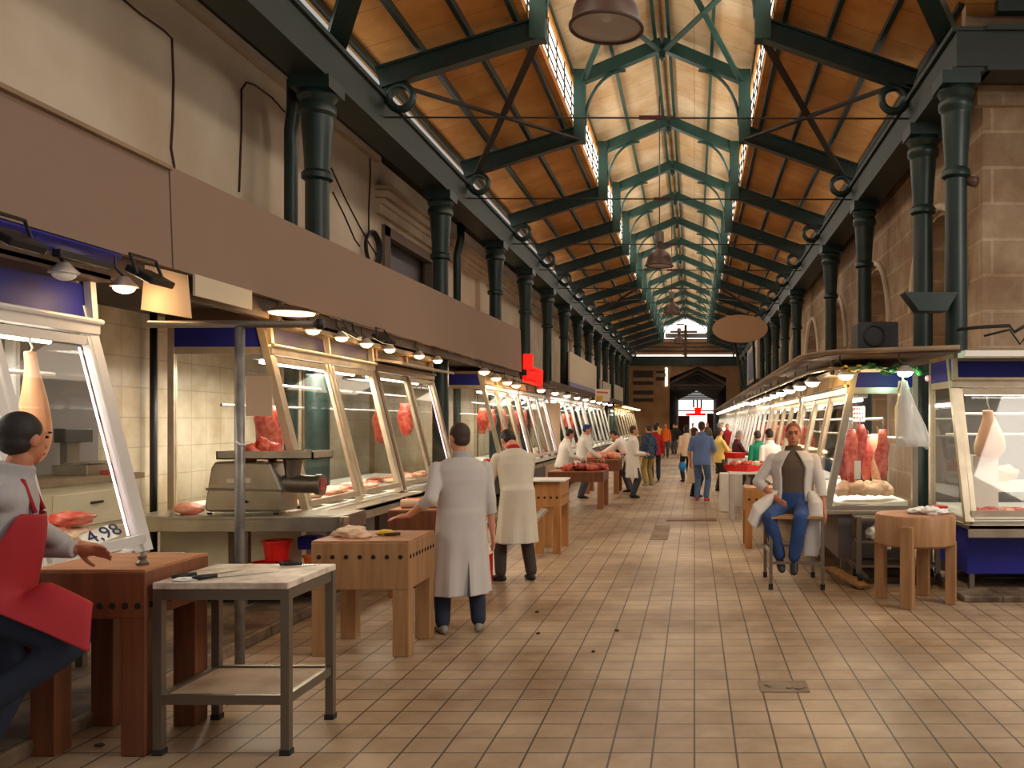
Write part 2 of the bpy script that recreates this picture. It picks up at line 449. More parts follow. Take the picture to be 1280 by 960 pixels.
# purlins, one object each
def purlin(x, z, y0, w, h, m, label):
    f = MB(); f.b2((x-w/2,y0,z-h/2), (x+w/2,YE-.1,z+h/2)); return tag(f.build('roof_purlin', m), label, 'purlin', None, 'thing')
for s, side in ((-1,'left'),(1,'right')):
    for k, t in enumerate((.06,.36,.66,.95)):
        ex = LE[0] if s < 0 else 2*RX-XR-.2
        x = ex+(LT[0]-ex)*t; z = LE[1]+(LT[1]-LE[1])*t-.05
        if s > 0: x = 2*RX-x
        purlin(x, z, Y0 if s < 0 else 10.6, .07, .11, 'green_iron', 'long dark purlin under the orange %s roof slope, %s up from the eave' % (side, ORD[k]))
    for k, t in enumerate((.08,.5,.93)):
        x = UE[0]+(UR[0]-UE[0])*t; z = UE[1]+(UR[1]-UE[1])*t-.04
        if s > 0: x = 2*RX-x
        purlin(x, z, 3.6, .06, .09, 'green_iron_lit', 'long green purlin under the cream %s ridge slope, %s up from the louvres' % (side, ORD[k]))
# trusses
def truss(d, k):
    t = thing('roof_truss', 'green iron roof truss across the hall, %s from the front' % ORD[k], 'roof truss', (RX,d,5.8))
    lp = (XL+.05,d,6.6), (-2.2,d,7.3)
    rp = (XR-.05,d,6.56), (2*RX+2.2,d,7.3)
    for a, b_ in (lp, rp):
        f = MB(); f.bar(a, b_, .06, .32); f.bar(V(a)+V((0,0,-.16)), V(b_)+V((0,0,-.16)), .17, .03); f.bar(V(a)+V((0,0,.13)), V(b_)+V((0,0,.13)), .17, .03)
        f.build('lower_rafter', 'green_iron', t)
    for s in (-1,1):
        X = RX+s*1.58
        f = MB(); f.b2((X-.11,d-.11,7.12), (X+.11,d+.11,8.5)); f.build('post', 'green_iron_lit', t)
        f = MB(); a, b_ = V((X,d,8.36)), V((RX,d,9.02)); f.bar(a, b_, .06, .25)
        f.bar(a+V((0,0,-.12)), b_+V((0,0,-.12)), .18, .03); f.build('upper_rafter', 'green_iron_lit', t)
        arc = [(X-s*(.1+.78*(1-math.cos(q))), d, 7.45+1.06*math.sin(q)) for q in [math.pi/2*i/10 for i in range(11)]]
        f = MB(); f.tube(arc, .032, 6); f.build('curved_brace', 'green_iron_lit', t, True)
        rc = V((XL+.36,d,6.33)) if s < 0 else V((XR-.34,d,6.3))
        f = MB(); f.tube([rc+V((.17*math.cos(q),0,.17*math.sin(q))) for q in [2*math.pi*i/20 for i in range(20)]], .058, 8, True)
        f.build('ring', 'green_iron', t, True)
        f = MB(); f.prism([(rc.x-s*.05,d-.03,6.5), (rc.x+s*.35,d-.03,6.5), (rc.x+s*.35,d-.03,6.1)], (0,.06,0)); f.build('gusset', 'green_iron', t)
    f = MB(); f.tube([(XL+.1,d,6.05), (XR-.1,d,6.03)], .014, 6); f.build('tie_rod', 'dark_steel', t)
    f = MB(); f.b2((RX-.16,d-.02,6.02), (RX+.16,d+.02,6.07)); f.build('turnbuckle', 'shirt_maroon', t)
    f = MB(); f.lathe([(.03,8.7),(.06,8.74),(.06,9.0)], (RX,d,0), 10); f.build('ridge_boss', 'green_iron', t)
    return t
for k, d in enumerate(TD): truss(d, k)
def xbrace(y0, y1, upper, label):
    t = thing('cross_brace', label, 'brace', (RX,y0,7))
    for s in (-1,1):
        ex = XL if s < 0 else XR
        lo = lambda y: V((ex+(-s)*.35,y,6.52)); hi = lambda y: V((RX+s*1.62,y,7.16))
        if upper:
            lo = lambda y: V((RX+s*1.5,y,8.28)); hi = lambda y: V((RX+s*.06,y,8.86))
        for a, b_ in ((lo(y0),hi(y1)),(hi(y0),lo(y1))):
            f = MB(); f.bar(a, b_, .1, .035); f.build('diagonal_bar', 'green_iron_lit' if upper else 'dark_umber', t)
xbrace(12.5, 16.8, False, 'pair of brown crossed flat bars under the lower slopes in the first bay')
xbrace(12.5, 16.8, True, 'green crossed bars under the cream ridge in the first bay')
xbrace(35.2, 38.5, False, 'thin crossed bars under the lower roof slopes deep in the hall')
# valley rafters where the side passage joins
for a, b_, lab in (((XL+.05,10.9,6.5), (-2.3,7.6,7.75), 'heavy dark diagonal rafter rising from the left beam at the crossing'), ((XR-.1,10.6,6.45), (1.05,7.6,7.75), 'heavy dark diagonal rafter rising from the right corner column')):
    f = MB(); f.bar(a, b_, .16, .24); f.bar(V(a)+V((0,0,-.13)), V(b_)+V((0,0,-.13)), .24, .03); tag(f.build('valley_rafter', 'green_iron'), lab, 'rafter')
# side passage roof rising toward the front right
f = MB(); f.prism([(XR+.1,10.5,6.6), (14,10.5,6.6), (14,5.5,8.2), (XR-2,5.5,8.2)], (0,0,.1)); struct(f.build('ceiling_passage', 'boards_orange'))
f = MB(); f.bar((XR+.3,10.05,6.5),(12,10.05,6.5),.14,.16,); tag(f.build('roof_purlin','green_iron'), 'dark purlin above the cross beam at the upper right corner', 'purlin', kind='thing')
f = MB(); f.b2((XR+.1,10.55,6.2),(14,10.7,6.75)); struct(f.build('wall_passage', 'stone'))
for x0,x1,z0,z1,nm in ((-4.3,-2.9,4.4,5.5,33),(-4.3,-2.9,3.2,4.1,34),(-2.7,-2.0,4.7,5.5,35)):
    f = MB(); f.b2((x0,YE-.06,z0),(x1,YE+.02,z1)); struct(f.build('window_%d' % nm, 'dark_umber')); f = MB(); f.b2((x0,YE-.12,z0+.25),(x1,YE-.06,z0+.5)); f.b2((x0,YE-.12,z1-.1),(x1,YE-.06,z1)); struct(f.build('window_%d_bars' % nm, 'tan_panel'))  # dark panels stand in for the shade inside the openings
f = MB(); f.b2((-2.06,YE-.1,4.3),(-1.9,YE-.02,5.6)); struct(f.build('window_36', 'sky_pane'))
# columns
def column(x, y, zt, r, label):
    t = thing('iron_column', label, 'column', (x,y,0)); tag(t, kind='thing')
    f = MB(); f.lathe([(r*1.06,.3),(r*1.04,2.5),(r,4.62)], (x,y,0), 20); f.build('shaft', 'green_iron', t, 'auto')
    f = MB(); f.lathe([(r*1.7,0),(r*1.7,.12),(r*1.4,.16),(r*1.45,.24),(r*1.15,.3)], (x,y,0), 20); f.build('pedestal', 'green_iron', t, 'auto')
    z = zt-1.2
    f = MB(); f.lathe([(r,z),(r*1.32,z+.03),(r*1.32,z+.09),(r*1.06,z+.13),(r*1.12,z+.3),(r*1.36,z+.74),(r*1.36,z+.77),(r*1.62,z+.81),(r*1.62,z+.89),(r*1.4,z+.93),(r*1.7,z+1.0),(r*1.55,z+1.06)], (x,y,0), 24); f.build('capital', 'green_iron', t, 'auto')
    f = MB(); f.b2((x-r*1.75,y-r*1.75,zt-.15), (x+r*1.75,y+r*1.75,zt)); f.build('abacus', 'green_iron', t)
    return t
CY = [10.5, 15.6, 19.9, 23.4, 26.9, 30.4, 33.9, 37.4, 40.9, 44.4, 47.9, 51.4, 54.9, 58.4]
for k, y in enumerate(CY): column(XL, y, 5.82, .135, 'dark green iron column with ringed capital along the left wall, %s from the front' % ORD[k])
column(XR-.1, 10.26, 5.78, .125, 'dark green corner column carrying the cross beam by the stone pier')
for k, y in enumerate([12.05, 16.2, 20.2]+CY[4:]): column(XR-.02, y, 5.78, .13, 'dark green iron column with ringed capital along the right wall, %s behind the corner column' % ORD[k])
# drain pipes
def pipe(pts, r, lab, m='green_iron'):
    f = MB(); f.tube(pts, r, 10); return tag(f.build('drain_pipe', m, smooth=True), lab, 'pipe')
pipe([(WL+.5,11.2,6.1),(WL+.5,11.2,5.75),(WL+.42,11.3,5.5),(WL+.42,11.3,5.3),(WL+.42,11.3,.1)], .085, 'dark green drain pipe against the left wall beside the nearest column')
pipe([(WL+.5,19.2,6.1),(WL+.5,19.2,5.75),(WL+.42,19.2,5.4),(WL+.42,19.2,.1)], .085, 'dark green drain pipe with a bend near the third left column')
pipe([(3.3,20.9,6.0),(3.3,20.9,.1)], .08, 'dark green drain pipe beside a right wall column')
pipe([(WL+.1,8.95,.1),(WL+.1,8.95,2.9)], .035, 'thin dark pipe on the tiles between the first two left stalls', 'dark_steel')
# wires on the left wall
def cable(pts, r, lab, m='cord_brown'):
    f = MB(); f.tube(pts, r, 6); return tag(f.build('cable', m, smooth=True), lab, 'cable')
def wp(px, py, off=.012): 
    d = 1100*(-(WL+off))/(868-px); q = P(px, py, d); return q
cable([wp(*q) for q in ((155,0),(175,17),(205,38),(215,48),(217,100),(216,150),(214,185),(218,208),(217,222))], .012, 'thin dark cable bent down the cream wall at upper left')
cable([wp(*q) for q in ((356,140),(340,122),(318,106),(308,103),(302,112),(302,160),(299,240))], .012, 'thin cable hooked over beside the nearest drain pipe')
cable([wp(*q) for q in ((462,190),(463,215),(461,262),(461,292))], .014, 'thin vertical cable above the coiled cable')
cable([wp(*q) for q in ((414,210),(430,245),(448,280),(462,305),(476,326))], .012, 'slack cable running diagonally down to the coil')
cable([wp(*q) for q in ((416,240),(430,268),(444,300),(450,308))], .012, 'second slack cable left of the coil')
c = wp(464, 311, .05)
f = MB()
for k in range(4):
    f.tube([c+V((.02*k,.0,0))+V((0,(.3+.02*k)*math.cos(a),(.26+.015*k)*math.sin(a))) for a in [2*math.pi*i/22 for i in range(22)]], .016, 6, True)
tag(f.build('cable_coil', 'dark_steel', smooth=True), 'coil of dark cable hung on the cream wall between left columns', 'cable coil')
# the far wall, gable and second hall
f = MB()
f.b2((-9,YE,0), (-1.75,YE+.6,5.75)); f.b2((2.25,YE,0), (9,YE+.6,5.75)); 
f.prism([(-1.75,YE,4.9),(.25,YE,5.7),(2.25,YE,4.9),(2.25,YE,5.8),(-1.75,YE,5.8)], (0,.6,0)); struct(f.build('wall_end', 'tan_wall'))
f = MB(); f.b2((-5,YE-.2,5.75), (4,YE+.2,6.4)); struct(f.build('trim_30', 'green_iron'))
f = MB(); f.prism([(-5,YE,6.55),(4,YE,6.55),(.98,YE,7.65),(-2.2,YE,7.65)], (0,.2,0)); struct(f.build('wall_end_gable', 'tan_wall'))
f = MB(); f.b2((-4.2,YE-.05,6.4), (3,YE+.05,6.52)); struct(f.build('window_30', 'sky_pane'))
f = MB()
for z in (6.75,7.05,7.35): f.b2((-4,YE-.08,z-.05), (3,YE,z+.05))
f.b2((-.72,YE-.1,6.4),(-.52,YE,8.6)); struct(f.build('trim_31', 'dark_brown'))
f = MB(); f.prism([(-2.1,YE+.05,7.65),(.9,YE+.05,7.65),(.9,YE+.05,8.45),(RX,YE+.05,9.05),(-2.1,YE+.05,8.45)], (0,.05,0)); struct(f.build('window_31', 'sky_pane'))
f = MB(); f.b2((-2.05,YE-.02,7.7),(.88,YE+.04,8.02)); f.b2((-1.7,YE-.02,8.06),(.2,YE+.04,8.22)); struct(f.build('window_31_skyline', 'mid_grey'))
# dark second hall beyond
f = MB(); f.b2((-2.3,YE+.6,0),(-2.0,112,4.9)); f.b2((2.4,YE+.6,0),(2.7,112,4.9)); struct(f.build('wall_far', 'dark_umber'))
slab('ceiling_far_left', (-2.3,4.6), (.25,5.9), YE+.6, 112, .1, 'dark_umber'); slab('ceiling_far_right', (.25,5.9), (2.7,4.6), YE+.6, 112, .1, 'dark_umber')
for k in range(9):
    y = YE+3+k*5.2
    f = MB(); f.bar((-2.0,y,4.55),(.25,y,5.7),.12,.2); f.bar((.25,y,5.7),(2.4,y,4.55),.12,.2); f.bar((-2.0,y,4.5),(2.4,y,4.5),.06,.1)
    tag(f.build('roof_truss', 'steel_dark'), 'small pale rafter pair in the dark second hall, %s beyond the far wall' % ORD[k], 'roof truss')
f = MB(); f.b2((-2.3,112,0),(2.7,112.1,4.7)); struct(f.build('window_32', 'sky_pane'))
f = MB(); f.b2((-2.2,111.6,3.15),(2.6,111.8,3.3)); f.b2((-2.1,111.6,0),(-.6,111.9,2.6)); f.b2((1.6,111.6,0),(2.6,111.9,2.9)); struct(f.build('trim_32', 'steel_dark'))
f = MB(); f.b2((-1.0,104,2.55),(1.35,104.1,2.85)); tag(f.build('banner', 'red_glow'), 'red banner strip hung before the bright far exit', 'banner')  # banner given a glow of its own, no lamp in it
f = MB(); f.prism([(.05,103.9,2.85),(.75,103.9,2.85),(.9,103.9,3.5),(0,103.9,3.5)],(0,.1,0)); tag(f.build('banner', 'red_glow'), 'small red shape above the banner strip at the far exit', 'banner')  # glows like the strip below, though it is no lamp
for k in range(3):
    x = -.1+k*.45
    f = MB(); f.tube([(x,103.8,3.5),(x,103.8,4.4)], .1, 8); tag(f.build('hanging_lamp', 'dark_steel'), 'small dark hanging lamp in the second hall against the far light', 'lamp', 'hanging lamps in the second hall')
# broken paving, floor plates and litter
f = MB(); f.b2((.43,5.7,.0),(.75,5.95,.006)); f.lump((.55,5.83,.005),(.1,.07,.012),amp=.5,seed=1); f.lump((.67,5.8,.005),(.06,.06,.014),amp=.5,seed=2)
tag(f.build('broken_tile', 'concrete'), 'chipped hole in the tiles patched with rough cement at lower right', 'floor patch')
f = MB(); f.b2((-.5,15.6,0),(.4,15.95,.012)); tag(f.build('floor_mat', 'wood_block_dark'), 'narrow brown mat across the aisle tiles', 'mat')
f = MB(); f.b2((-.66,13.1,0),(-.4,14.9,.004)); tag(f.build('repair_patch', 'concrete'), 'pale square repair patch in the aisle tiles', 'floor patch')
random.seed(3)
for k in range(12):
    q = V((random.uniform(-3.35,-2.9), random.uniform(4.7,6.4), .0)) if k < 8 else V((random.uniform(-2,-.6), random.uniform(6.5,8.5), 0))
    f = MB(); f.lump(q+V((0,0,.008)), (random.uniform(.012,.03), random.uniform(.01,.022), .01), amp=.5, seed=k, seg=8, rings=5)
    tag(f.build('litter_scrap', 'paper_white' if k == 2 else 'cord_brown'), 'small scrap of litter lying on the floor by the kerb' if k < 8 else 'small dark scrap lying on the aisle tiles', 'litter', 'scraps along the left kerb' if k < 8 else 'scraps on the aisle')
# ------------------------------------------------------------------ glazed market stalls
def stall(label, loc, rotz, L, bays, group=None, zc=.76, zg0=.81, zg1=2.33, zb1=2.62, lean=.38, depth=1.35, frame='aluminium', band='blue_panel', endband='blue_panel',
          base='blue_panel', back=None, ledge=.26, tubes=(), roof='tan_panel', strips=False, inner=True, sash='white_frame', base_in=.32):
    t = thing('display_case', label, 'display case', loc, R(rotz), group, local=True)
    h = L/2
    xf = lambda z: -lean*(z-zg0)/(zg1-zg0)
    f = MB(); f.b2((-depth,-h,zc-.05), (ledge,h,zc)); f.b2((ledge-.02,-h,zc-.13), (ledge,h,zc)); f.build('counter', 'steel', t, bevel=.008)
    f = MB(); f.b2((-depth+.05,-h+.06,.16), (-base_in,h-.06,zc-.06)); f.build('base_panel', base, t)
    for sx in (-base_in-.06, -depth+.12):
        for sy in (-h+.12, h-.12):
            f = MB(); f.b2((sx-.025,sy-.025,0), (sx+.025,sy+.025,zc-.05)); f.build('leg', 'steel_dark', t)
    f = MB(); f.prism([(-depth+.1,-h+.05,zc+.002), (-.06,-h+.05,zc+.002), (-.06,-h+.05,zc+.02), (-depth+.1,-h+.05,zc+.1)], (0,L-.1,0)); f.build('display_bed', 'tray_white', t)
    # rear posts and end frames
    for sy in (-1,1):
        y = sy*(h-.03)
        f = MB(); f.bar((-depth+.03,y,zc), (-depth+.03,y,zb1), .06, .06, (0,1,0)); f.build('rear_post', frame, t)
        f = MB(); f.prism([(-depth+.06,y-.004,zg0), (-.05,y-.004,zg0), (xf(zg1)-.05,y-.004,zg1), (-depth+.06,y-.004,zg1)], (0,.008,0)); f.build('end_glass', 'pane', t)
        f = MB(); f.b2((-depth,y-.02,zg1), (xf(zg1),y+.02,zg1+.07)); f.build('end_rail', frame, t); f = MB(); f.b2((-depth,y-.02,zg0-.05), (0,y+.02,zg0)); f.build('end_rail', frame, t)
        f = MB(); f.b2((-depth,y-.02,zg1+.07), (xf(zg1)-.02,y+.02,zb1)); f.build('end_fascia', endband, t)
    # front posts, sashes with their panes, fascia panels
    bw = L/bays
    for k in range(bays+1):
        y = -h+k*bw; y += .04 if k == 0 else (-.04 if k == bays else 0)
        w = .09 if k in (0,bays) else .06
        f = MB(); f.bar((0,y,zg0-.04), (xf(zb1),y,zb1), w, .07, (1,0,0)); f.build('post', frame, t)
        f = MB(); f.bar((xf(zg1)+.02,y,zg1+.1), (xf(zg1)+.0,y,zb1), w*.6, .05, (1,0,0)); f.build('fascia_divider', frame, t)
    for k in range(bays):
        y0, y1 = -h+k*bw+.06, -h+(k+1)*bw-.06
        f = MB(); u = (1,0,0)
        a, b_ = zg0+.02, zg1-.02; X0, X1 = xf(a), xf(b_)
        for y in (y0+.03, y1-.03): f.bar((X0+.012,y,a), (X1+.012,y,b_), .05, .035, u)
        f.bar((X0+.012,y0,a+.03), (X0+.012,y1,a+.03), .035, .06); f.bar((X1+.012,y0,b_-.03), (X1+.012,y1,b_-.03), .035, .06)
        s = f.build('sash', sash, t)
        f = MB(); f.prism([(X0+.01,y0+.05,a+.05), (X0+.01,y1-.05,a+.05), (X1+.01,y1-.05,b_-.05), (X1+.01,y0+.05,b_-.05)], (-.006,0,0)); f.build('glass_pane', 'pane', s)
        f = MB(); f.prism([(xf(zg1)-.005,y0-.03,zg1+.09), (xf(zg1)-.03,y0-.03,zb1-.02), (xf(zg1)-.03,y1+.03,zb1-.02), (xf(zg1)-.005,y1+.03,zg1+.09)], (-.02,0,0)); f.build('fascia_panel', band, t)
    f = MB(); f.b2((xf(zg1)-.05,-h,zg1+.0), (xf(zg1)+.05,h,zg1+.07)); f.tube([(xf(zg1)+.06,-h,zg1+.085),(xf(zg1)+.06,h,zg1+.085)], .02, 8); f.build('header_rail', frame, t)
    f = MB(); f.b2((-depth,-h,zb1), (xf(zg1)+.12,h,zb1+.05)); f.build('roof_panel', roof, t)
    if back:
        f = MB(); f.b2((-depth-.03,-h,zc), (-depth,h,zg1+.1)); f.build('back_panel', back, t)
    if inner:
        for zz, xx in ((zg1-.28,-.62),(zg1-.5,-.85)):
            f = MB(); f.tube([(xx,-h+.05,zz),(xx,h-.05,zz)], .016, 8); f.build('hook_rail', 'aluminium', t)
        f = MB(); f.b2((xf(zg1)-.22,-h+.15,zg1-.04), (xf(zg1)-.10,h-.15,zg1)); fx = f.build('lamp_housing', 'white_frame', t)
        f = MB(); f.tube([(xf(zg1)-.16,-h+.2,zg1-.065),(xf(zg1)-.16,h-.2,zg1-.065)], .018, 8); f.build('lamp_tube', 'tube_white', fx)
    if strips:
        y = h-.135
        f = MB(); f.tube([(xf(zg0+.08)-.03,y,zg0+.08),(xf(zg1-.1)-.03,y,zg1-.1)], .007, 8); f.build('light_strip', 'tube_pink', t)
    # the working light inside
    c = Matrix.Translation(V(loc)) @ Matrix.Rotation(R(rotz), 4, 'Z') @ V((-.62,0,zg1-.1))
    return t, c
def inside_light(c, L, rotz, e, col=(255,244,224)):
    lamp('stall_light', 'AREA', c, e, col, .35, max(.4, L-.4), (0,0,R(rotz)))
LX, LZ = -3.8, .09
def left(label, y0, y1, bays, e, **kw):
    t, c = stall(label, (LX,(y0+y1)/2,LZ), 0, y1-y0, bays, **kw); inside_light(c, y1-y0, 0, e); return t
s1 = left('white framed glass stall with blue fascia nearest on the left, ham hanging inside', 3.1, 6.12, 3, 40, strips=True, frame='white_frame', depth=.95, inner=True, zg1=2.27, zb1=2.63, roof='dark_brown')
s2 = left('glass stall with purple front fascia and blue end band behind the meat grinder', 8.6, 11.4, 2, 110, band='purple_panel', frame='aluminium_warm', sash='aluminium_warm', base='cabinet_grey', ledge=.3)
s3 = left('brown framed glass stall with a slanting shelf over its window, beyond the grinder stall', 11.45, 14.0, 2, 36, band='dark_brown', frame='brown_frame', sash='aluminium_warm', strips=True, base='dark_brown')
s4 = left('golden lit glass stall with blue end band behind the two men in coats', 17.4, 20.6, 3, 70, band='gold_panel', frame='aluminium_warm', sash='aluminium_warm', base='cabinet_grey', strips=True)
s5 = left('glass stall with tan end panel and pasted sheet, past the red sign', 20.7, 24.4, 3, 60, band='gold_panel', frame='brown_frame', base='cabinet_grey', strips=True)
s6 = left('bright white framed stall where two butchers in white stand, left side', 25.2, 32.5, 5, 150, band='sign_cream', frame='white_frame', base='white_board')
s7 = left('white framed stall behind the bending butcher and the hanging price board', 33.0, 40.5, 5, 130, band='sign_cream', frame='aluminium', base='cabinet_grey')
s8 = left('far golden glowing row of stalls near the end of the left side', 45.5, 60, 8, 330, band='gold_panel', frame='aluminium_warm', sash='aluminium_warm', base='wood_pale')
RXX, RZ = 1.49, .07
def right(label, y0, y1, bays, e, **kw):
    a = dict(zc=.7, zg0=.75, zg1=2.0, zb1=2.24, lean=.25, depth=1.0); a.update(kw)
    t, c = stall(label, (RXX,(y0+y1)/2,RZ), 180, y1-y0, bays, **a); inside_light(c, y1-y0, 0, e); return t
r2 = right('glass stall of hanging red carcasses with blue end band behind the seated man', 9.8, 13.9, 3, 85, frame='steel', sash='aluminium_warm', band='gold_panel', base='cabinet_grey', strips=True, roof='white_board', base_in=.12)
r3 = right('cream lit glass stall on the right just past the carcass stall', 14.2, 19.4, 4, 80, frame='aluminium_warm', sash='aluminium_warm', band='sign_cream', base='cabinet_grey', strips=True)
r4 = right('bright white stall on the right beside the green and red clad stallholders', 19.8, 27, 5, 170, frame='white_frame', band='white_board', base='white_board', strips=True)
r5 = right('white framed stall on the right behind the man in the blue shirt', 27.4, 36, 6, 170, frame='white_frame', band='sign_cream', base='white_board')
r6 = right('far bright stall row on the right, nearest the end', 36.5, 48, 7, 240, frame='white_frame', band='sign_cream', base='white_board')
r7 = right('last glowing stall row on the right before the far wall', 48.5, 60, 7, 240, frame='aluminium_warm', band='gold_panel', base='white_board')
r1, c = stall('corner glass stall with blue fascia and ham in the window, facing the side passage', (4.62,8.78,.06), -90, 3.84, 3, zc=.68, zg0=.73, zg1=2.06, zb1=2.36, lean=.5, depth=1.35, frame='aluminium_warm', sash='aluminium_warm', ledge=.1, base_in=.12, strips=False, back='mid_grey')
inside_light(c, 3.8, 90, 32)
# extra pieces of particular stalls: the canopy lip over stall three, the upper blue lip of stall one
f = MB(); f.prism([(.0,-1.3,2.42),(-.42,-1.3,2.47),(-.42,-1.3,2.5),(.0,-1.3,2.45)], (0,2.5,0)); f.build('window_shelf', 'aluminium_warm', s3)
f = MB(); f.prism([(-.30,-1.5,2.70),(-.17,-1.5,2.81),(-.19,-1.5,2.83),(-.33,-1.5,2.73)], (0,3.0,0)); f.build('canopy_lip', 'blue_panel', s1)
f = MB(); f.b2((-.36,-1.5,2.655),(-.27,1.5,2.70)); f.build('lamp_rail', 'aluminium_warm', s1)
f = MB(); f.b2((-1.35,-1.44,2.62),(-.25,-1.36,2.9)); f.build('canopy_board', 'dark_brown', s2)
f = MB(); f.b2((-.3,-1.3,.12),(-.26,1.2,.55)); f.build('kick_panel', 'blue_panel', s1)
# ------------------------------------------------------------------ the long blank fascia and what hangs under it
t = thing('fascia_board', 'very long blank brown signboard running over the left stalls', 'signboard', (-4.0,12,2.9))
f = MB(); f.prism([(-4.0,-1,2.93),(-4.0,6.74,2.93),(-4.03,6.74,3.72),(-4.03,-1,3.68)], (-.06,0,0)); f.build('board_panel', 'fascia_brown', t)
f = MB(); f.prism([(-4.0,6.76,2.93),(-4.0,20.4,2.92),(-4.03,20.4,3.9),(-4.03,6.76,3.72)], (-.06,0,0)); f.build('board_panel', 'fascia_brown', t)
f = MB(); f.b2((-4.05,-1,3.68),(-3.99,6.74,3.71)); f.build('top_trim', 'tan_panel', t)
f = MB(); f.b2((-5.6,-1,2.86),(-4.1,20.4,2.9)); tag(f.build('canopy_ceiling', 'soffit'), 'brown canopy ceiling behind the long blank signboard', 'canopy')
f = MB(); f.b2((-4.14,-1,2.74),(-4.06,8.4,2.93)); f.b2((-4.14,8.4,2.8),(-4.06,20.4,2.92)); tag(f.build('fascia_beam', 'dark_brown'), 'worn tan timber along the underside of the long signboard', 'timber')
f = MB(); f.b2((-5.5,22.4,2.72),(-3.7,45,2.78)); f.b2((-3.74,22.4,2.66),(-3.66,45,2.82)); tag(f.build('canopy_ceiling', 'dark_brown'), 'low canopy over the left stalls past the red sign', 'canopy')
f = MB(); f.b2((-3.99,7.0,2.76),(-3.97,7.9,2.93)); tag(f.build('pale_board','sign_cream'), 'short pale board under the signboard, beyond the hanging tan square', 'board')
def bulb_lamp(p, lab, e, m='bulb_warm', col=(255,216,164), grp=None, r=.05):
    t = thing('bulb_lamp', lab, 'lamp', p, 0, grp)
    f = MB(); f.lathe([(r*.6,.06),(r*1.1,.03),(r*1.7,.0),(r*1.75,-.01)], p, 14); f.build('shade', 'aluminium', t, 'auto')
    f = MB(); f.ball(V(p)+V((0,0,-.015)), (r*1.35,r*1.35,r*.8), seg=12, rings=8); f.build('bulb', m, t, True)
    f = MB(); f.tube([V(p)+V((0,0,.06)), V(p)+V((-.06,0,.12)), V(p)+V((-.06,0,.2))], .008, 6); f.build('bracket', 'dark_steel', t)
    if e: lamp('lamp_light', 'POINT', V(p)+V((.02,0,-.09)), e, col, .05)
    return t
def at(px, py, x): 
    d = 1100*x/(px-868); return P(px, py, d)
bulb_lamp(at(80,340,-3.97), 'unlit silver spotlight on the blue fascia of the nearest stall', 0, 'paper_white')
bulb_lamp(at(155,357,-3.92), 'glowing warm spotlight at the end of the nearest stall', 4)
for i, q in enumerate(((391,412),(427,421),(458,429),(487,436),(524,444),(547,450))):
    bulb_lamp(at(q[0],q[1],-3.98), 'warm glowing bulb under the signboard above the grinder stall, %s from the pole' % ORD[i], 5 if i % 2 == 0 else 3)
for i, q in enumerate(((605,464),(620,472),(634,477),(645,481))):
    bulb_lamp(at(q[0],q[1],-3.95), 'small warm bulb over the golden stall, %s from the blue end band' % ORD[i], 12 if i in (0,2) else 0, r=.07)
for i in range(9):
    y = 21.5+i*2.2
    bulb_lamp((-3.75,y,2.55), 'small white bulb under the low canopy over the far left stalls', 14 if i % 3 == 0 else 0, 'bulb_white', (255,240,220), 'bulbs over the far left stalls', r=.07)
for i in range(8):
    bulb_lamp((-3.7,46.5+i*1.7,2.6), 'golden bulb over the far golden stall row', 25 if i % 3 == 0 else 0, 'bulb_warm', (255,196,120), 'bulbs over the far golden stalls', r=.08)
for i in range(10):
    bulb_lamp((1.42,10.6+i*1.25,2.24+.0*i), 'warm white bulb under the right awning edge', 10 if i % 3 == 0 else 0, 'bulb_white', (255,226,180), 'bulbs under the right awning', r=.06)
for i in range(12):
    bulb_lamp((1.4,23.5+i*2.6,2.3), 'small bright bulb along the far right stalls', 16 if i % 4 == 0 else 0, 'bulb_white', (255,226,190), 'bulbs over the far right stalls', r=.08)
def floodlight(p, yaw, lab, lit=True):
    t = thing('floodlight', lab, 'floodlight', p)
    p = V(p); m = Matrix.Rotation(R(yaw), 3, 'Z') @ Matrix.Rotation(R(28), 3, 'Y')
    f = MB(); f.box(p, (.2,.26,.05), m); f.build('housing', 'black_plastic', t, bevel=.01)
    f = MB(); f.box(p+m @ V((0,0,-.027)), (.165,.22,.004), m); f.build('lens', 'flood_face' if lit else 'paper_white', t)
    f = MB(); f.tube([p+m @ V((0,.14,0)), p+V((-.05,.14,.13)), p+V((-.05,-.14,.13)), p+m @ V((0,-.14,0))], .012, 6); f.build('yoke', 'dark_steel', t)
floodlight(at(18,298,-3.75), 0, 'black floodlight above the blue fascia at the left edge', False)
floodlight(at(188,346,-3.7), 0, 'black floodlight beside the hanging tan sheet', False)
floodlight(at(440,417,-3.9), 10, 'black floodlight tilted under the signboard above the grinder stall')
floodlight(at(480,424,-3.88), -15, 'second black floodlight under the signboard, right of the first bulbs')
f = MB(); q = at(105,325,-3.95); f.box(q, (.06,.5,.05), Matrix.Rotation(R(0),3,'Z')); tag(f.build('cable_duct', 'black_plastic', bevel=.008), 'black cable box along the top of the nearest stall', 'box')
f = MB(); f.box(P(362,388,8.5), (.62,.3,.05)); f.build
tl = thing('fluorescent_fitting', 'long glowing light fitting under the canopy behind the pole bar', 'lamp', P(362,390,8.4))
f = MB(); f.lathe([(.0,.07),(.16,.04),(.24,0)], P(365,391,8.4), 20, cap=False); f.build('reflector', 'dark_brown', tl, True)
f = MB(); f.lathe([(.0,.0),(.2,0),(.21,.015),(.0,.016)], P(365,393,8.4), 20, cap=False); f.build('glowing_face', 'flood_face', tl)
lamp('fitting_light', 'POINT', P(365,400,8.4)-V((0,0,.05)), 10, (255,200,130), .12)
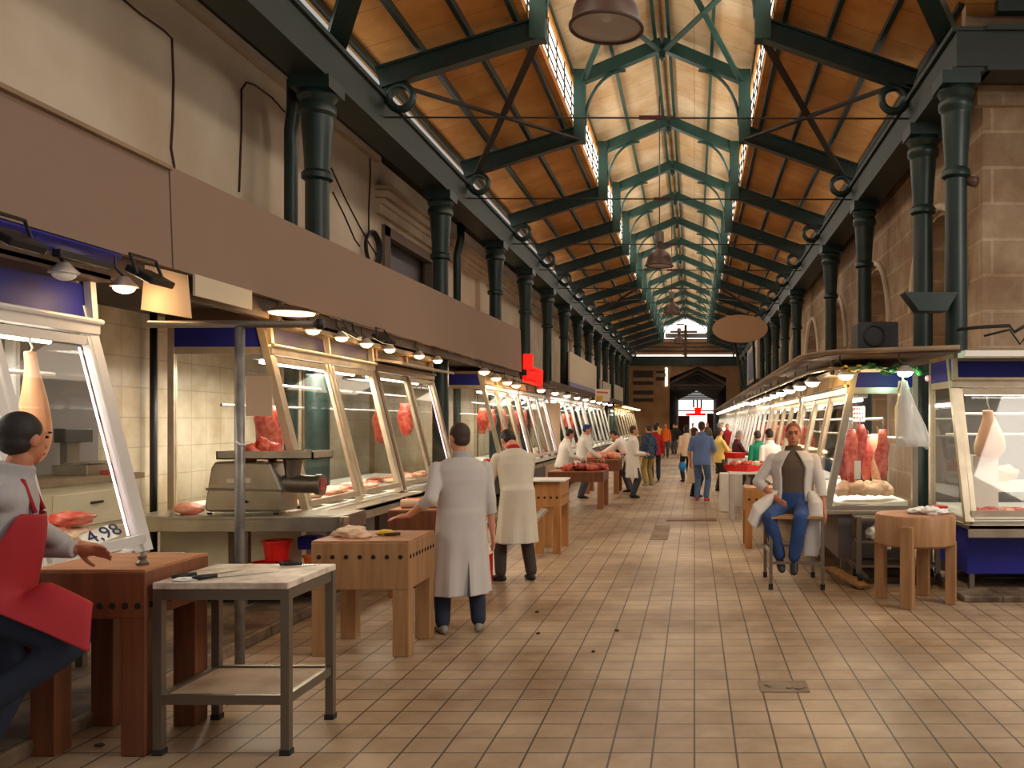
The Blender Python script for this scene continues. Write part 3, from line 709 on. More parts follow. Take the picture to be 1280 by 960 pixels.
# tan and pasted sheets, price boards
def sheet(name, pts, t, m, lab, cat):
    n = (V(pts[1])-V(pts[0])).cross(V(pts[3])-V(pts[0])).normalized()*t
    f = MB(); f.prism(pts, n); return tag(f.build(name, m), lab, cat)
sh = sheet('blank_sheet', [P(181,331,6.3),P(234,344,6.15),P(239,398,6.15),P(176,387,6.3)], .006, 'paper_tan', 'blank tan square board hung between the first two stalls', 'sign')
sheet('blank_sheet', [P(307,470,7.9),P(340,470,7.9),P(340,520,7.9),P(307,520,7.9)], .006, 'paper_tan', 'blank tan card tied to the steel pole', 'sign')
# steel pole with its cross bar
t = thing('steel_pole', 'galvanised pole with a cross bar standing between the block and the grinder', 'pole', (-3.1,6.0,0))
f = MB(); f.tube([(-3.1,6.0,0),(-3.1,6.0,2.4)], .032, 14); f.build('upright', 'galvanised', t, True)
f = MB(); f.tube([(-3.72,6.0,2.42),(-2.56,6.0,2.42)], .025, 12); f.build('cross_bar', 'steel_dark', t, True)
f = MB(); f.tube([(-2.57,6,2.42),(-2.53,6,2.42)], .036, 12); f.build('end_cap', 'black_plastic', t, True)
f = MB(); f.tube([(-3.1,5.96,1.62),(-3.07,5.95,1.6),(-3.06,6,1.6),(-3.1,6.04,1.62),(-3.13,6,1.62)], .006, 6, True); f.build('wire_tie', 'white_frame', t)
# boards further along the left side
def signboard(x, ya, yb, z0, z1, m, lab, band=None, name='sign_board'):
    t = thing(name, lab, 'sign', (x,ya,z0))
    f = MB(); f.b2((x-.05,ya,z0+(.3 if band else 0)), (x,yb,z1)); f.build('board_face', m, t)
    if band: f = MB(); f.b2((x-.05,ya,z0), (x,yb,z0+.3)); f.build('lower_band', band, t)
    for y in (ya+.3, yb-.3):
        f = MB(); f.b2((x-.14,y-.03,z0-.2), (x-.05,y+.03,z1)); f.build('bracket', 'dark_steel', t)
signboard(-3.85, 27.2, 34.6, 2.72, 3.95, 'sign_cream', 'large blank cream signboard with a lilac lower band above the left stalls', 'sign_purple')
signboard(-3.85, 36.0, 40.6, 2.75, 3.5, 'sign_grey', 'grey blank signboard just beyond the cream and lilac one')
signboard(-3.85, 42.5, 47.5, 2.75, 3.6, 'sign_grey', 'second grey blank signboard further down the left side')
t = thing('red_sign', 'bright red lit box sign at the end of the long signboard', 'sign', (-3.7,20.6,2.7))
f = MB(); f.b2((-4.0,20.55,3.0),(-3.78,20.62,3.35)); f.build('upper_box', 'red_glow', t)
c0, c1 = P(659,469,20.9), P(679,470,21.6)
f = MB(); f.prism([P(659,457,20.9),P(679,463,21.6),P(678,483,21.6),P(659,476,20.9)], (-.12,.04,0)); f.build('lit_panel', 'red_glow', t)
f = MB(); f.prism([P(661,461,20.86),P(677,465.5,21.56),P(677,466.7,21.56),P(661,462.3,20.86)], (-.02,.01,0)); f.prism([P(661,473.5,20.86),P(677,478,21.56),P(677,479.2,21.56),P(661,474.7,20.86)], (-.02,.01,0)); f.build('dark_stripe', 'shirt_maroon', t)
f = MB(); f.b2((-4.12,20.66,2.85),(-3.95,20.8,3.3)); f.build('mount', 'black_plastic', t)
# oval sign and side board on the right
t = thing('oval_sign', 'blank brown oval sign raised over the right awning', 'sign', (1.04,20,3.0))
f = MB(); o_ = P(925,411,20); f.loft([((o_.x,o_.y+.03,o_.z),(.63,0,0),(0,0,.315)),((o_.x,o_.y-.03,o_.z),(.63,0,0),(0,0,.315))], 40); f.build('board_face', 'oval_tan', t)
for dx in (-.15,.3):
    f = MB(); f.tube([(1.04+dx,20.05,3.7),(1.2+dx*.6,20.05,2.6)], .03, 8); f.build('support_rod', 'dark_steel', t)
t = thing('framed_board', 'tall framed dark blue board standing on the right awning', 'sign', (1.5,22.5,2.7))
f = MB(); f.b2((1.5,21,2.8),(1.56,25,3.75)); f.build('frame', 'sign_grey', t); f = MB(); f.b2((1.48,21.6,2.9),(1.5,24.2,3.6)); f.build('board_face', 'sign_blue', t)
f = MB(); f.b2((1.5,22.8,2.55),(1.56,22.9,2.8)); f.build('bracket', 'dark_steel', t)
# right awning: thin roof along the stalls and over the corner
t = thing('awning', 'thin pale awning edge curving along the right stalls', 'awning', (1.9,15,2.4))
f = MB(); f.prism([(1.22,10.2,2.47),(1.5,9.35,2.47),(2.6,9.05,2.47),(2.9,9.05,2.47),(2.9,10.2,2.5),(2.2,60,2.5),(1.25,60,2.47)], (0,0,.03)); f.build('roof_sheet', 'dark_brown', t)
f = MB(); f.tube([(1.22,60,2.5),(1.22,10.2,2.5),(1.3,9.7,2.5),(1.5,9.35,2.5),(1.9,9.15,2.5),(2.72,9.02,2.52)], .026, 8); f.build('edge_rail', 'tan_panel', t, True)
f = MB(); f.tube([(1.35,60,2.34),(1.35,10.3,2.34),(1.5,9.6,2.34),(1.9,9.4,2.34)], .02, 8); f.build('lower_rail', 'steel', t, True)
for y in (10.2, 14.1, 19.6, 27.2, 36.2, 48.2):
    f = MB(); f.tube([(1.6,y,2.3),(1.6,y,2.5)], .025, 8); f.build('awning_post', 'steel_dark', t)
f = MB(); f.b2((2.74,8.9,2.42),(7.5,10.1,2.48)); tag(f.build('canopy_ceiling', 'white_board'), 'flat pale canopy over the corner stall', 'canopy')
# pendant lamps down the middle of the hall
def pendant(x, y, z, lab, gear=True):
    t = thing('pendant_lamp', lab, 'pendant lamp', (x,y,z))
    f = MB(); f.lathe([(.300,0),(.305,.015),(.29,.03),(.275,.14),(.225,.26),(.14,.34),(.07,.37)], (x,y,z), 32, cap=False); f.lathe([(.07,.37),(.07,.5),(.0,.5)], (x,y,z), 16, cap=False); f.build('dome_shade', 'rusty_brown', t, 'auto')
    f = MB(); f.tube([(x+.3*math.cos(a),y+.3*math.sin(a),z) for a in [2*math.pi*i/32 for i in range(32)]], .014, 6, True); f.build('rim', 'dark_brown', t, True)
    f = MB(); f.lathe([(0,-.012),(.2,-.006),(.29,.008)], (x,y,z), 32, cap=False); f.build('lens', 'lamp_glass', t, True)
    f = MB(); f.ball((x,y,z+.16), (.07,.07,.11), seg=12, rings=8); f.build('bulb', 'paper_white', t, True)
    f = MB(); f.lathe([(.06,.37),(.06,.5),(.1,.52),(.1,.75)], (x,y,z), 12); f.build('gear_box', 'steel_dark', t)
    f = MB(); f.tube([(x,y,z+.7),(x,y,8.95)], .012, 6); f.build('drop_rod', 'dark_steel', t)
pendant(-.73, 7.3, 5.02, 'large brown dome pendant lamp nearest, at the top of the picture')
pendant(-.77, 19.4, 5.2, 'brown dome pendant lamp second down the hall')
pendant(-.8, 31, 5.6, 'brown dome pendant lamp third down the hall')
pendant(-.75, 43, 5.6, 'small far dome pendant lamp fourth down the hall')
# things on the right: hopper, speaker, spot, bundle of cables
f = MB(); c = P(1165,378,10.0); f.prism([(c.x-.32,9.95,c.z+.11),(c.x+.28,9.95,c.z+.11),(c.x+.16,9.95,c.z-.1),(c.x-.16,9.95,c.z-.1)], (0,.25,0)); tag(f.build('rain_hopper', 'green_iron'), 'dark green tapering hopper fixed between the two corner columns', 'hopper')
t = thing('air_unit', 'dark grey boxy machine on the awning below the columns', 'machine', P(1093,440,11.5))
f = MB(); c = P(1093,422,11.5); f.box(c, (.52,.5,.36)); f.build('casing', 'mid_dark', t, bevel=.02)
f = MB(); f.tube([c+V((-.05+.13*math.cos(a),-.26,.0+.13*math.sin(a))) for a in [2*math.pi*i/20 for i in range(20)]], .015, 6, True); f.build('fan_ring', 'dark_steel', t); f = MB(); f.box(c+V((.0,0,-.3)), (.4,.3,.26)); f.build('stand', 'dark_steel', t)
t = thing('spotlight', 'small brown spotlight on the corner column facing the pier', 'spotlight', P(1212,226,10.2))
f = MB(); c = P(1212,226,10.2); f.tube([c+V((-.06,.05,.03)), c+V((.07,-.05,-.03))], [.05,.065], 12); f.build('lamp_can', 'rusty_brown', t, True); f = MB(); f.tube([c+V((-.06,.05,.03)), V((XR+.02,10.26,c.z+.04))], .015, 6); f.build('arm', 'dark_steel', t)
cable([P(1196,412,9.9),P(1225,409,9.9),P(1262,407,9.8),P(1268,415,9.8),P(1285,405,9.7)], .02, 'thick dark cable along the stone pier at the right edge', 'black_plastic')
cable([P(1230,420,10.6),P(1262,412,10.6),P(1275,430,10.6),P(1285,418,10.6)], .014, 'thin dark cable loop on the stone pier', 'black_plastic')
# garland and coloured lamp on the corner of the awning
t = thing('garland', 'leafy green and gold garland along the right awning corner', 'garland', P(1110,460,9.3))
pts = [P(1048,470,9.5)]+[P(1055+i*11.5, 459+4*math.sin(i*1.7), 9.35) for i in range(10)]
f = MB(); f.tube(pts, .008, 6); f.build('stem', 'leaf_green', t)
random.seed(5); g1, g2 = MB(), MB()
for k in range(90):
    i = random.randrange(len(pts)-1); q = pts[i].lerp(pts[i+1], random.random())+V((random.uniform(-.02,.02),random.uniform(-.03,.03),random.uniform(-.06,.02)))
    m = Matrix.Rotation(random.uniform(0,6),3,'Z') @ Matrix.Rotation(random.uniform(-1,1),3,'X')
    (g2 if i < 3 else g1).ball(q, (.035,.018,.006), m, 6, 4)
g1.build('green_leaves', 'leaf_green', t); g2.build('gold_leaves', 'leaf_gold', t)
bulb_lamp(P(1057,468,9.4), 'yellow glowing bulb at the gold end of the garland', 12, 'bulb_warm', (255,196,90), r=.06)
bulb_lamp(P(1131,464,9.2), 'cold greenish white bulb above the hanging plastic bag', 7, 'bulb_green', (200,255,230), r=.06)
for k, q in enumerate(((1149,466,'leaf_green'),(1160,473,'pink_hem'))):
    f = MB(); f.ball(P(q[0],q[1],9.3), .035); tag(f.build('bauble', q[2], smooth=True), '%s bauble hanging by the dark corner column' % ('green','pink')[k], 'bauble')
# plastic bag
t = thing('plastic_bag', 'clear white plastic bag hanging from the awning by the column', 'bag', P(1132,475,9.2))
f = MB(); secs = []
for i, (px, py, w) in enumerate(((1129,476,4),(1130,490,7),(1133,510,13),(1138,530,18),(1141,548,21),(1143,558,20))):
    c = P(px,py,9.2); s = 9.2/1100; secs.append((c,(w*s,0,0),(0,.05+.012*i,0)))
o = len(f.v); f.loft(secs, 24)
for i, p in enumerate(f.v): p += V((.0,.02,.0))*math.sin(i*1.9)+V((.012,0,0))*math.sin(i*2.7)
f.build('bag_body', 'plastic_bag', t, True); f = MB(); f.tube([P(1129,462,9.2),P(1128,478,9.2)], .01, 6); f.lump(P(1129,478,9.2), (.025,.025,.03), amp=.4); f.build('knot', 'yellow', t)
f = MB(); f.prism([P(1143,541,9.18),P(1155,538,9.18),P(1162,556,9.18),P(1159,562,9.18),P(1146,552,9.18)], (0,.03,0)); f.build('loose_corner', 'plastic_bag', t)
# ------------------------------------------------------------------ tables and blocks
def block(label, x0, x1, y0, y1, z0, z1, leg=.12, m='wood_block', lm='wood_block', pegs=8, side_pegs=6, zf=0., pegz=None, name='butcher_block'):
    t = thing(name, label, 'chopping block', ((x0+x1)/2,(y0+y1)/2,zf))
    f = MB(); f.b2((x0,y0,z0), (x1,y1,z1-.012)); f.build('block_body', m, t, bevel=.008)
    f = MB(); f.b2((x0+.004,y0+.004,z1-.013), (x1-.004,y1-.004,z1)); f.build('block_top', 'wood_top', t)
    for x in (x0+leg/2+.003, x1-leg/2-.003):
        for y in (y0+leg/2+.003, y1-leg/2-.003):
            f = MB(); f.b2((x-leg/2,y-leg/2,zf), (x+leg/2,y+leg/2,z0+.004)); f.build('leg', lm, t, bevel=.006)
    pz = pegz if pegz else z0+.07
    f = MB()
    for k in range(pegs):
        x = x0+(x1-x0)*(k+.6)/(pegs+.2); f.tube([(x,y0-.003,pz),(x,y0+.02,pz)], .017, 12)
    for k in range(side_pegs):
        y = y0+(y1-y0)*(k+.6)/(side_pegs+.2); xs = x1 if (x0+x1) < 0 else x0; s = 1 if xs == x1 else -1
        f.tube([(xs+s*.003,y,pz),(xs-s*.02,y,pz)], .017, 12)
    f.build('peg_holes', 'hole', t)  # dark discs stand for the shade in the dowel holes
    return t
block('large dark chopping block under the hand of the man in the red apron', -3.48, -2.87, 4.6, 5.2, .72, .98, .13, 'wood_block_dark', 'wood_block_dark', 9, 7)
block('pale butcher block with folded cloth and knife, before the first coated man', -2.86, -2.13, 6.56, 7.22, .5, .865, .12, 'wood_pale', 'wood_pale', 7, 9, pegz=.745)
block('reddish block with paper rolls, behind the first man in a white coat', -3.05, -2.4, 8.75, 9.4, .6, .88, .11, 'wood_block_dark', 'wood_block', 6, 5)
block('butcher block with white board on top, beside the second man in a white coat', -2.12, -1.78, 11.7, 12.5, .62, .97, .1, 'wood_orange', 'wood_orange', 4, 4, pegz=.75)
block('far block heaped with red meat in front of two butchers in white', -2.95, -1.83, 17.7, 18.8, .55, .76, .12, 'wood_block_dark', 'wood_block', 0, 0)
block('far block with pink joints in front of the bending butcher', -2.7, -1.85, 21.5, 22.6, .55, .84, .12, 'wood_block_dark', 'wood_block', 0, 0)
block('orange butcher block on the right just behind the seated man', .70, 1.12, 12.2, 12.8, .52, .84, .1, 'wood_orange', 'wood_orange', 4, 0, pegz=.68)
# round block
t = thing('round_block', 'thick round chopping block on four pale legs before the corner stall', 'chopping block', (2.16,8.62,0))
cx_, cy_ = 2.16, 8.62
f = MB(); f.lathe([(.36,.56),(.385,.58),(.385,.84),(.375,.853)], (cx_,cy_,0), 40); f.build('block_body', 'wood_pale', t, 'auto')
f = MB(); f.lathe([(.0,.852),(.372,.852),(.37,.858),(.0,.86)], (cx_,cy_,0), 40, cap=False); f.build('block_top', 'wood_top', t)
for a, zt in ((-118,.77),(-22,.6),(62,.6),(152,.6)):
    c = V((cx_+.34*math.cos(R(a)), cy_+.34*math.sin(R(a)), 0)); m = Matrix.Rotation(R(a), 3, 'Z')
    if a == -118: c += V((.0,-.06,0))
    f = MB(); f.box(c+V((0,0,zt/2)), (.1,.12,zt), m); f.build('leg', 'wood_pale', t, bevel=.006)
t = thing('cloth', 'crumpled white cloth lying on the round block', 'cloth', (2.28,8.55,.86))
f = MB(); f.lump((2.2,8.6,.885), (.12,.1,.035), amp=.6, f=2.5, seed=3); f.lump((2.36,8.55,.88), (.11,.09,.035), amp=.6, f=2.5, seed=5); f.lump((2.28,8.5,.9),(.08,.07,.04),amp=.6,f=2.5,seed=8); f.build('folds', 'paper_white', t, True)
t = thing('tub', 'round tub with a red lid behind the cloth on the round block', 'tub', (2.42,8.72,.86))
f = MB(); f.lathe([(.075,.858),(.085,.9)], (2.42,8.74,0), 20); f.build('body', 'white_board', t, 'auto'); f = MB(); f.lathe([(.095,.9),(.095,.92),(.08,.925)], (2.42,8.74,0), 20); f.build('lid', 'red_lid', t, 'auto')
# steel table with stone top
t = thing('steel_table', 'small steel table with stained marble top and a lower shelf, nearest the camera', 'table', (-2.48,4.92,0))
x0, x1, y0, y1 = -2.82, -2.15, 4.64, 5.2
f = MB(); f.b2((x0-.02,y0-.03,.875), (x1+.02,y1+.03,.91)); f.build('marble_top', 'marble', t, bevel=.004)
f = MB()
for a, b_ in (((x0,y0),(x1,y0)),((x1,y0),(x1,y1)),((x1,y1),(x0,y1)),((x0,y1),(x0,y0))): f.bar((a[0],a[1],.845),(b_[0],b_[1],.845),.035,.055)
f.build('top_frame', 'steel_dark', t)
for x, dx in ((x0,-.0),(x1,.0)):
    for y in (y0,y1):
        f = MB(); f.bar((x+dx,y,0),(x,y,.875),.045,.045,(0,1,0)); f.build('leg', 'steel_dark', t)
        f = MB(); f.b2((x+dx-.027,y-.027,0),(x+dx+.027,y+.027,.03)); f.build('foot', 'rubber', t)
f = MB(); f.b2((x0+.02,y0+.02,.285),(x1-.02,y1-.02,.305)); f.build('shelf', 'shelf_board', t)
f = MB()
for a, b_ in (((x0,y0),(x1,y0)),((x1,y0),(x1,y1)),((x1,y1),(x0,y1)),((x0,y1),(x0,y0))): f.bar((a[0],a[1],.29),(b_[0],b_[1],.29),.03,.05)
f.build('shelf_frame', 'steel_dark', t)
def knife(lab, a, b_, z, w=.035, hm='black_plastic'):
    """handle from a, blade tip at b (xy)"""
    a, b_ = V((a[0],a[1],z)), V((b_[0],b_[1],z)); d = (b_-a); L = d.length; d.normalize(); s = V((-d.y,d.x,0))
    t = thing('knife', lab, 'knife', a)
    f = MB(); f.tube([a, a+d*.04, a+d*.12], [.012,.014,.011], 8); 
    for p in f.v: p.z += .014
    f.build('handle', hm, t, True)
    f = MB(); h = a+d*.12; f.prism([h-s*w*.4, h+d*(L-.2)-s*w*.4, b_+s*w*.3, h+s*w*.6], (0,0,.003)); f.build('blade', 'blade', t)
knife('black handled butcher knife at the front left corner of the marble table', (-2.79,4.70), (-2.55,4.98), .911, .05)
knife('long thin black handled knife pointing inward on the marble table', (-2.66,4.66), (-2.33,4.95), .911, .03)
knife('short dark knife lying at the back right of the marble table', (-2.42,5.14), (-2.2,5.17), .911, .03, 'black_plastic')
t = thing('rag', 'small crumpled pale rag beneath the knives on the marble table', 'rag', (-2.7,4.66,.91)); f = MB(); f.lump((-2.70,4.67,.915),(.06,.04,.012),amp=.6,f=3,seed=2); f.build('folds', 'paper_white', t, True)
t = thing('steel_weight', 'small metal weight standing on the large dark chopping block', 'weight', (-2.98,4.8,.98)); f = MB(); f.lathe([(.03,.98),(.034,.995),(.018,1.01),(.024,1.03),(.012,1.045)], (-2.98,4.75,0), 14); f.build('knob', 'steel_dark', t, 'auto')
# steel counter with the grinder
t = thing('steel_counter', 'stainless steel counter carrying the meat grinder', 'counter', (-4.2,8.3,.09))
f = MB(); f.b2((-5.15,7.95,.86),(-3.2,8.58,.90)); f.b2((-5.15,7.95,.76),(-3.2,7.99,.88)); f.b2((-3.24,7.95,.76),(-3.2,8.58,.88)); f.build('worktop', 'steel', t, bevel=.006)
for x in (-5.05,-4.1,-3.32):
    f = MB(); f.b2((x-.03,8.02,.0 if x > -3.4 else .09),(x+.03,8.08,.86)); f.build('leg', 'steel_dark', t)
f = MB(); f.b2((-5.1,8.4,.2),(-4.45,8.5,.82)); f.build('door_panel', 'cream_cabinet', t); f = MB(); f.b2((-4.36,8.4,.2),(-3.75,8.5,.82)); f.build('door_panel', 'cream_cabinet', t)
f = MB(); f.b2((-4.9,7.98,.22),(-3.3,8.4,.25)); f.build('lower_shelf', 'steel', t)
# grinder
g = thing('meat_grinder', 'stainless steel electric meat grinder with feed tray on the counter', 'meat grinder', (-4.3,8.22,.9))
def gp(px, py, d=8.1): return P(px,py,d)
f = MB()
for sgn in (1,):
    prof = [(255,634),(263,585),(268,577),(338,578),(352,612),(352,640),(258,640)]
    f.prism([gp(*q) for q in prof], (0,.34,0))
f.build('motor_body', 'steel', g, bevel=.02)
f = MB(); f.prism([gp(257,610,8.085),gp(352,612,8.085),gp(352,615,8.085),gp(257,613,8.085)], (0,.02,0)); f.build('seam', 'steel_dark', g)
f = MB(); f.b2(gp(283,604,8.08), gp(312,598,8.08)+V((0,.02,0))); f.build('name_plate', 'sign_cream', g)
f = MB(); c = gp(307,627,8.09); f.tube([c+V((0,-.02,0)),c+V((0,.02,0))],.016,12); f.build('switch_knob', 'black_plastic', g)
for px in (262,345):
    f = MB(); c = gp(px,641,8.15); f.lathe([(.02,0),(.025,.015)], (c.x,c.y,.9), 10); f.build('foot', 'rubber', g)
f = MB(); a = gp(338,603,8.25); b_ = gp(400,606,8.25); f.tube([a, a.lerp(b_,.3), a.lerp(b_,.31), b_], [.075,.07,.085,.085], 20); f.build('auger_tube', 'steel_dark', g, 'auto')
f = MB(); f.tube([b_-V((.03,0,0)), b_+V((.025,0,0))], .1, 20); f.build('ring_nut', 'steel_dark', g, 'auto')
f = MB(); f.tube([b_+V((.024,0,0)), b_+V((.03,0,0))], .07, 20); f.build('plate', 'meat_dark', g)
f = MB(); c = gp(366,600,8.25); f.tube([c, V((c.x,c.y,gp(0,575).z))], [.06,.085], 16); f.build('feed_neck', 'steel_dark', g, 'auto')
z = gp(0,574).z
f = MB(); lo, hi = V((gp(276,0).x,8.02,z)), V((gp(396,0).x,8.46,z))
f.b2((lo.x,lo.y,z),(hi.x,hi.y,z+.012))
for a, b_ in (((lo.x,lo.y),(hi.x,lo.y+.015)),((lo.x,hi.y-.015),(hi.x,hi.y)),((lo.x,lo.y),(lo.x+.015,hi.y)),((hi.x-.015,lo.y),(hi.x,hi.y))): f.b2((a[0],a[1],z),(b_[0],b_[1],z+.075))
f.build('feed_tray', 'steel', g)
f = MB(); c = gp(300,577,8.2); f.b2((c.x-.02,8.15,c.z-.02),(c.x+.02,8.3,z)); f.build('tray_support', 'black_plastic', g)
def meat(name, lab, c, rad, m, seed, grp=None, rot=0, amp=.35, cat='meat'):
    f = MB(); f.lump(c, rad, Matrix.Rotation(rot,3,'Z'), amp, 1.7, seed); return tag(f.build(name, m, smooth=True), lab, cat, grp)
for k in range(3): meat('meat_chunk', 'chunk of red meat heaped on the feed tray of the grinder', (gp(308+k*10,0).x, 8.2+.06*k, z+.06+.05*(k%2)), (.07,.06,.09), 'meat_red', 40+k, 'chunks on the grinder tray', k)
meat('chicken', 'pale plucked chicken lying left of the grinder', (gp(232,0).x,8.15,.95), (.13,.1,.06), 'meat_pink', 12, amp=.25)
# things on the first pale block
t = thing('cloth', 'folded cream cloth on the block by the first man in a white coat', 'cloth', (-2.68,6.8,.865)); f = MB(); f.lump((-2.68,6.85,.895),(.12,.09,.045),amp=.5,f=2.4,seed=4); f.lump((-2.58,6.78,.88),(.08,.07,.03),amp=.5,f=2.4,seed=6); f.build('folds', 'fat', t, True)
knife('knife with a dark handle beside the yellow packet on the block', (-2.30,6.88), (-2.5,6.8), .866, .03, 'cord_brown')
f = MB(); f.lump((-2.43,6.92,.885),(.07,.05,.022),amp=.5,f=3,seed=9); tag(f.build('packet','yellow',smooth=True), 'crumpled yellow packet on the block beside the knife', 'packet')
t = thing('cup', 'small metal cup at the back left of the pale block', 'cup', (-2.8,7.0,.865)); f = MB(); f.lathe([(.03,.865),(.014,.875),(.012,.93),(.03,.95),(.032,1.0)], (-2.78,7.0,0), 14); f.build('body', 'steel', t, 'auto')
for k in range(2):
    f = MB(); a = V((-2.98,8.95+k*.13,.925)); f.tube([a, a+V((.5,.02,.0))], .045, 16); tag(f.build('paper_roll', ('paper_tan','orange_plastic')[k], smooth=False), ('cream','orange')[k]+' paper roll lying on the reddish block', 'paper roll')
# red tubs under the counter
def tub(c, r0, r1, h, m, lab):
    t = thing('tub', lab, 'tub', c); f = MB(); f.lathe([(r0,0),(r1,h),(r1+.015,h),(r1+.015,h+.015),(r1-.01,h+.015),(r0-.01,.015)], c, 24); f.build('bucket', m, t, 'auto'); return t
tub((-3.9,8.1,.25), .14, .17, .2, 'red_plastic', 'red plastic tub on the shelf under the grinder counter'); tub((-3.52,8.2,.25), .13, .16, .13, 'red_plastic', 'shallower red plastic tub beside the first, under the counter')
tub((-3.85,8.12,.48), .10, .12, .17, 'red_plastic', 'tall red bucket stacked in the first red tub'); tub((-3.5,8.2,.4), .12, .13, .1, 'orange_plastic', 'orange bucket stacked on the shallow tub')
f = MB(); f.box((-3.62,8.3,.62),(.18,.16,.12)); tag(f.build('box','blue_panel',bevel=.01), 'small blue box between the red buckets', 'box')
f = MB(); f.bar((-5.2,8.5,.12),(-3.5,8.45,.12),.1,.06); tag(f.build('plank','kerb_stone'), 'pale board lying on the platform under the counter', 'plank')
# ------------------------------------------------------------------ behind the nearest stall
f = MB(); f.b2((-5.58,5.9,1.2),(-5.52,8.15,2.75)); tag(f.build('wall_panel', 'grey_board'), 'blue grey panel on the wall seen through the nearest stall', 'panel')
t = thing('drawer_cabinet', 'cream drawer cabinet against the wall seen through the nearest stall', 'cabinet', (-5.15,7.0,.09))
f = MB(); f.b2((-5.5,5.6,.09),(-4.9,7.75,1.26)); f.build('carcass', 'cream_cabinet', t, bevel=.01); f = MB(); f.b2((-5.5,5.55,1.26),(-4.86,7.78,1.31)); f.build('top', 'tan_panel', t)
for k in range(3):
    for j in range(2):
        f = MB(); f.b2((-4.9,5.68+j*1.03,.3+k*.31),(-4.88,6.62+j*1.03,.57+k*.31)); dr = f.build('drawer', 'cream_cabinet', t, bevel=.006); f = MB(); f.b2((-4.88,6.08+j*1.03,.47+k*.31),(-4.865,6.22+j*1.03,.49+k*.31)); f.build('handle', 'dark_steel', dr)
t = thing('weighing_scale', 'grey weighing scale standing on the cream drawer cabinet', 'scale', (-5.15,7.4,1.31))
f = MB(); f.b2((-5.3,7.25,1.31),(-5.0,7.6,1.4)); f.build('base', 'steel', t, bevel=.01); f = MB(); f.b2((-5.3,7.35,1.38),(-5.24,7.5,1.62)); f.build('column', 'steel_dark', t); f = MB(); f.box((-5.24,7.43,1.64),(.1,.34,.12)); f.build('display', 'black_plastic', t, bevel=.01); f = MB(); f.b2((-5.2,7.26,1.41),(-4.98,7.6,1.42)); f.build('pan', 'steel', t)
f = MB(); f.b2((-5.3,6.25,1.31),(-5.05,6.6,1.36)); tag(f.build('tray','blue_panel',bevel=.01), 'shallow blue tray left of the weighing scale', 'tray')
f = MB(); f.b2((-4.97,7.35,1.31),(-4.88,7.62,1.35)); tag(f.build('tray','red_lid',bevel=.01), 'small red tray in front of the weighing scale', 'tray')
f = MB(); f.lump((-5.54,8.3,1.82),(.04,.07,.13),amp=.2,seed=3); tag(f.build('glove','red_lid',smooth=True), 'red glove hanging on the tiles seen through the nearest stall', 'glove')
# meat in the nearest stall
def leg_of_ham(top, lab, L=.75, r=.13, m='ham', cat='ham'):
    t = thing('ham_leg', lab, cat, top)
    x, y, z = top
    f = MB(); prof = [(.30,.0),(.36,.03),(.33,.1),(.42,.2),(.72,.42),(.98,.66),(1.0,.8),(.8,.93),(.3,1.0)]
    f.loft([((x+.03*math.sin(q*3),y,z-q*L),(r*a,0,0),(0,r*a*.8,0)) for a, q in prof], 20); f.build('joint', m, t, True, sub=1)
    f = MB(); f.tube([(x,y,z+.14),(x,y,z+.06),(x+.02,y,z+.02),(x,y,z-.04)], .008, 6); f.build('hook', 'steel', t)
    return t
leg_of_ham((-4.17,5.52,2.2), 'long pale ham leg hanging in the window of the nearest stall', .72, .108)
leg_of_ham((3.08,9.25,1.88), 'orange ham hanging in the window of the corner stall', .52, .17)
f = MB(); f.b2((2.95,9.32,.76),(3.22,9.5,1.4)); tag(f.build('white_box','white_board'), 'tall white box below the ham in the corner stall', 'box')
t = thing('meat_tray', 'white tray at the window bottom of the nearest stall', 'tray', (-4.1,5.6,.87)); f = MB(); f.b2((-4.55,5.05,.88),(-3.9,6.0,.90)); f.b2((-3.93,5.05,.9),(-3.9,6.0,.93)); f.build('dish','tray_white',t)
for k in range(7): meat('meat_chop', 'marbled pork chop piled on the white tray in the nearest stall', (-4.2+.05*(k%3),5.72+.03*k-.1*(k%2),.95+.034*k if k < 6 else 1.0), (.13,.13,.045), ('fat','meat_red','fat','meat_pink')[k % 4], 60+k, 'chops in the nearest stall', k*.9, .4)
meat('meat_slab', 'pale slab of fat below the chops in the nearest stall', (-4.05,5.28,.95), (.1,.2,.045), 'meat_pink', 77, amp=.3)
t = thing('price_card', 'white price card reading 4,98 propped by the chops', 'price card', P(122,672,5.75))
c0 = [P(97,670,5.7),P(134,656,5.9),P(149,670,5.9),P(111,683,5.7)]
n = (c0[1]-c0[0]).cross(c0[3]-c0[0]).normalized(); n = n if n.y < 0 else -n
f = MB(); f.prism(c0, -n*.004); f.build('card','paper_white',t)
def text(s, o, ux, uy, size, m, parent=None, name='lettering'):
    cu = bpy.data.curves.new(name, 'FONT'); cu.body = s; cu.size = size; cu.extrude = .001
    tmp = bpy.data.objects.new(name, cu); COL.objects.link(tmp); bpy.context.view_layer.update()
    me = bpy.data.meshes.new_from_object(tmp.evaluated_get(bpy.context.evaluated_depsgraph_get())); bpy.data.objects.remove(tmp)
    me.materials.clear(); me.materials.append(MATS[m]); ob = bpy.data.objects.new(name, me); COL.objects.link(ob)
    ux = V(ux).normalized(); nz = ux.cross(V(uy)).normalized(); uy = nz.cross(ux)
    mt = Matrix.Translation(V(o)+nz*.004) @ Matrix((ux,uy,nz)).transposed().to_4x4()
    if parent is not None and parent.name in FRAME: mt = FRAME[parent.name] @ mt; ob.parent = parent
    ob.matrix_local = mt if parent is not None else mt; 
    if parent is None: ob.matrix_world = mt
    return ob
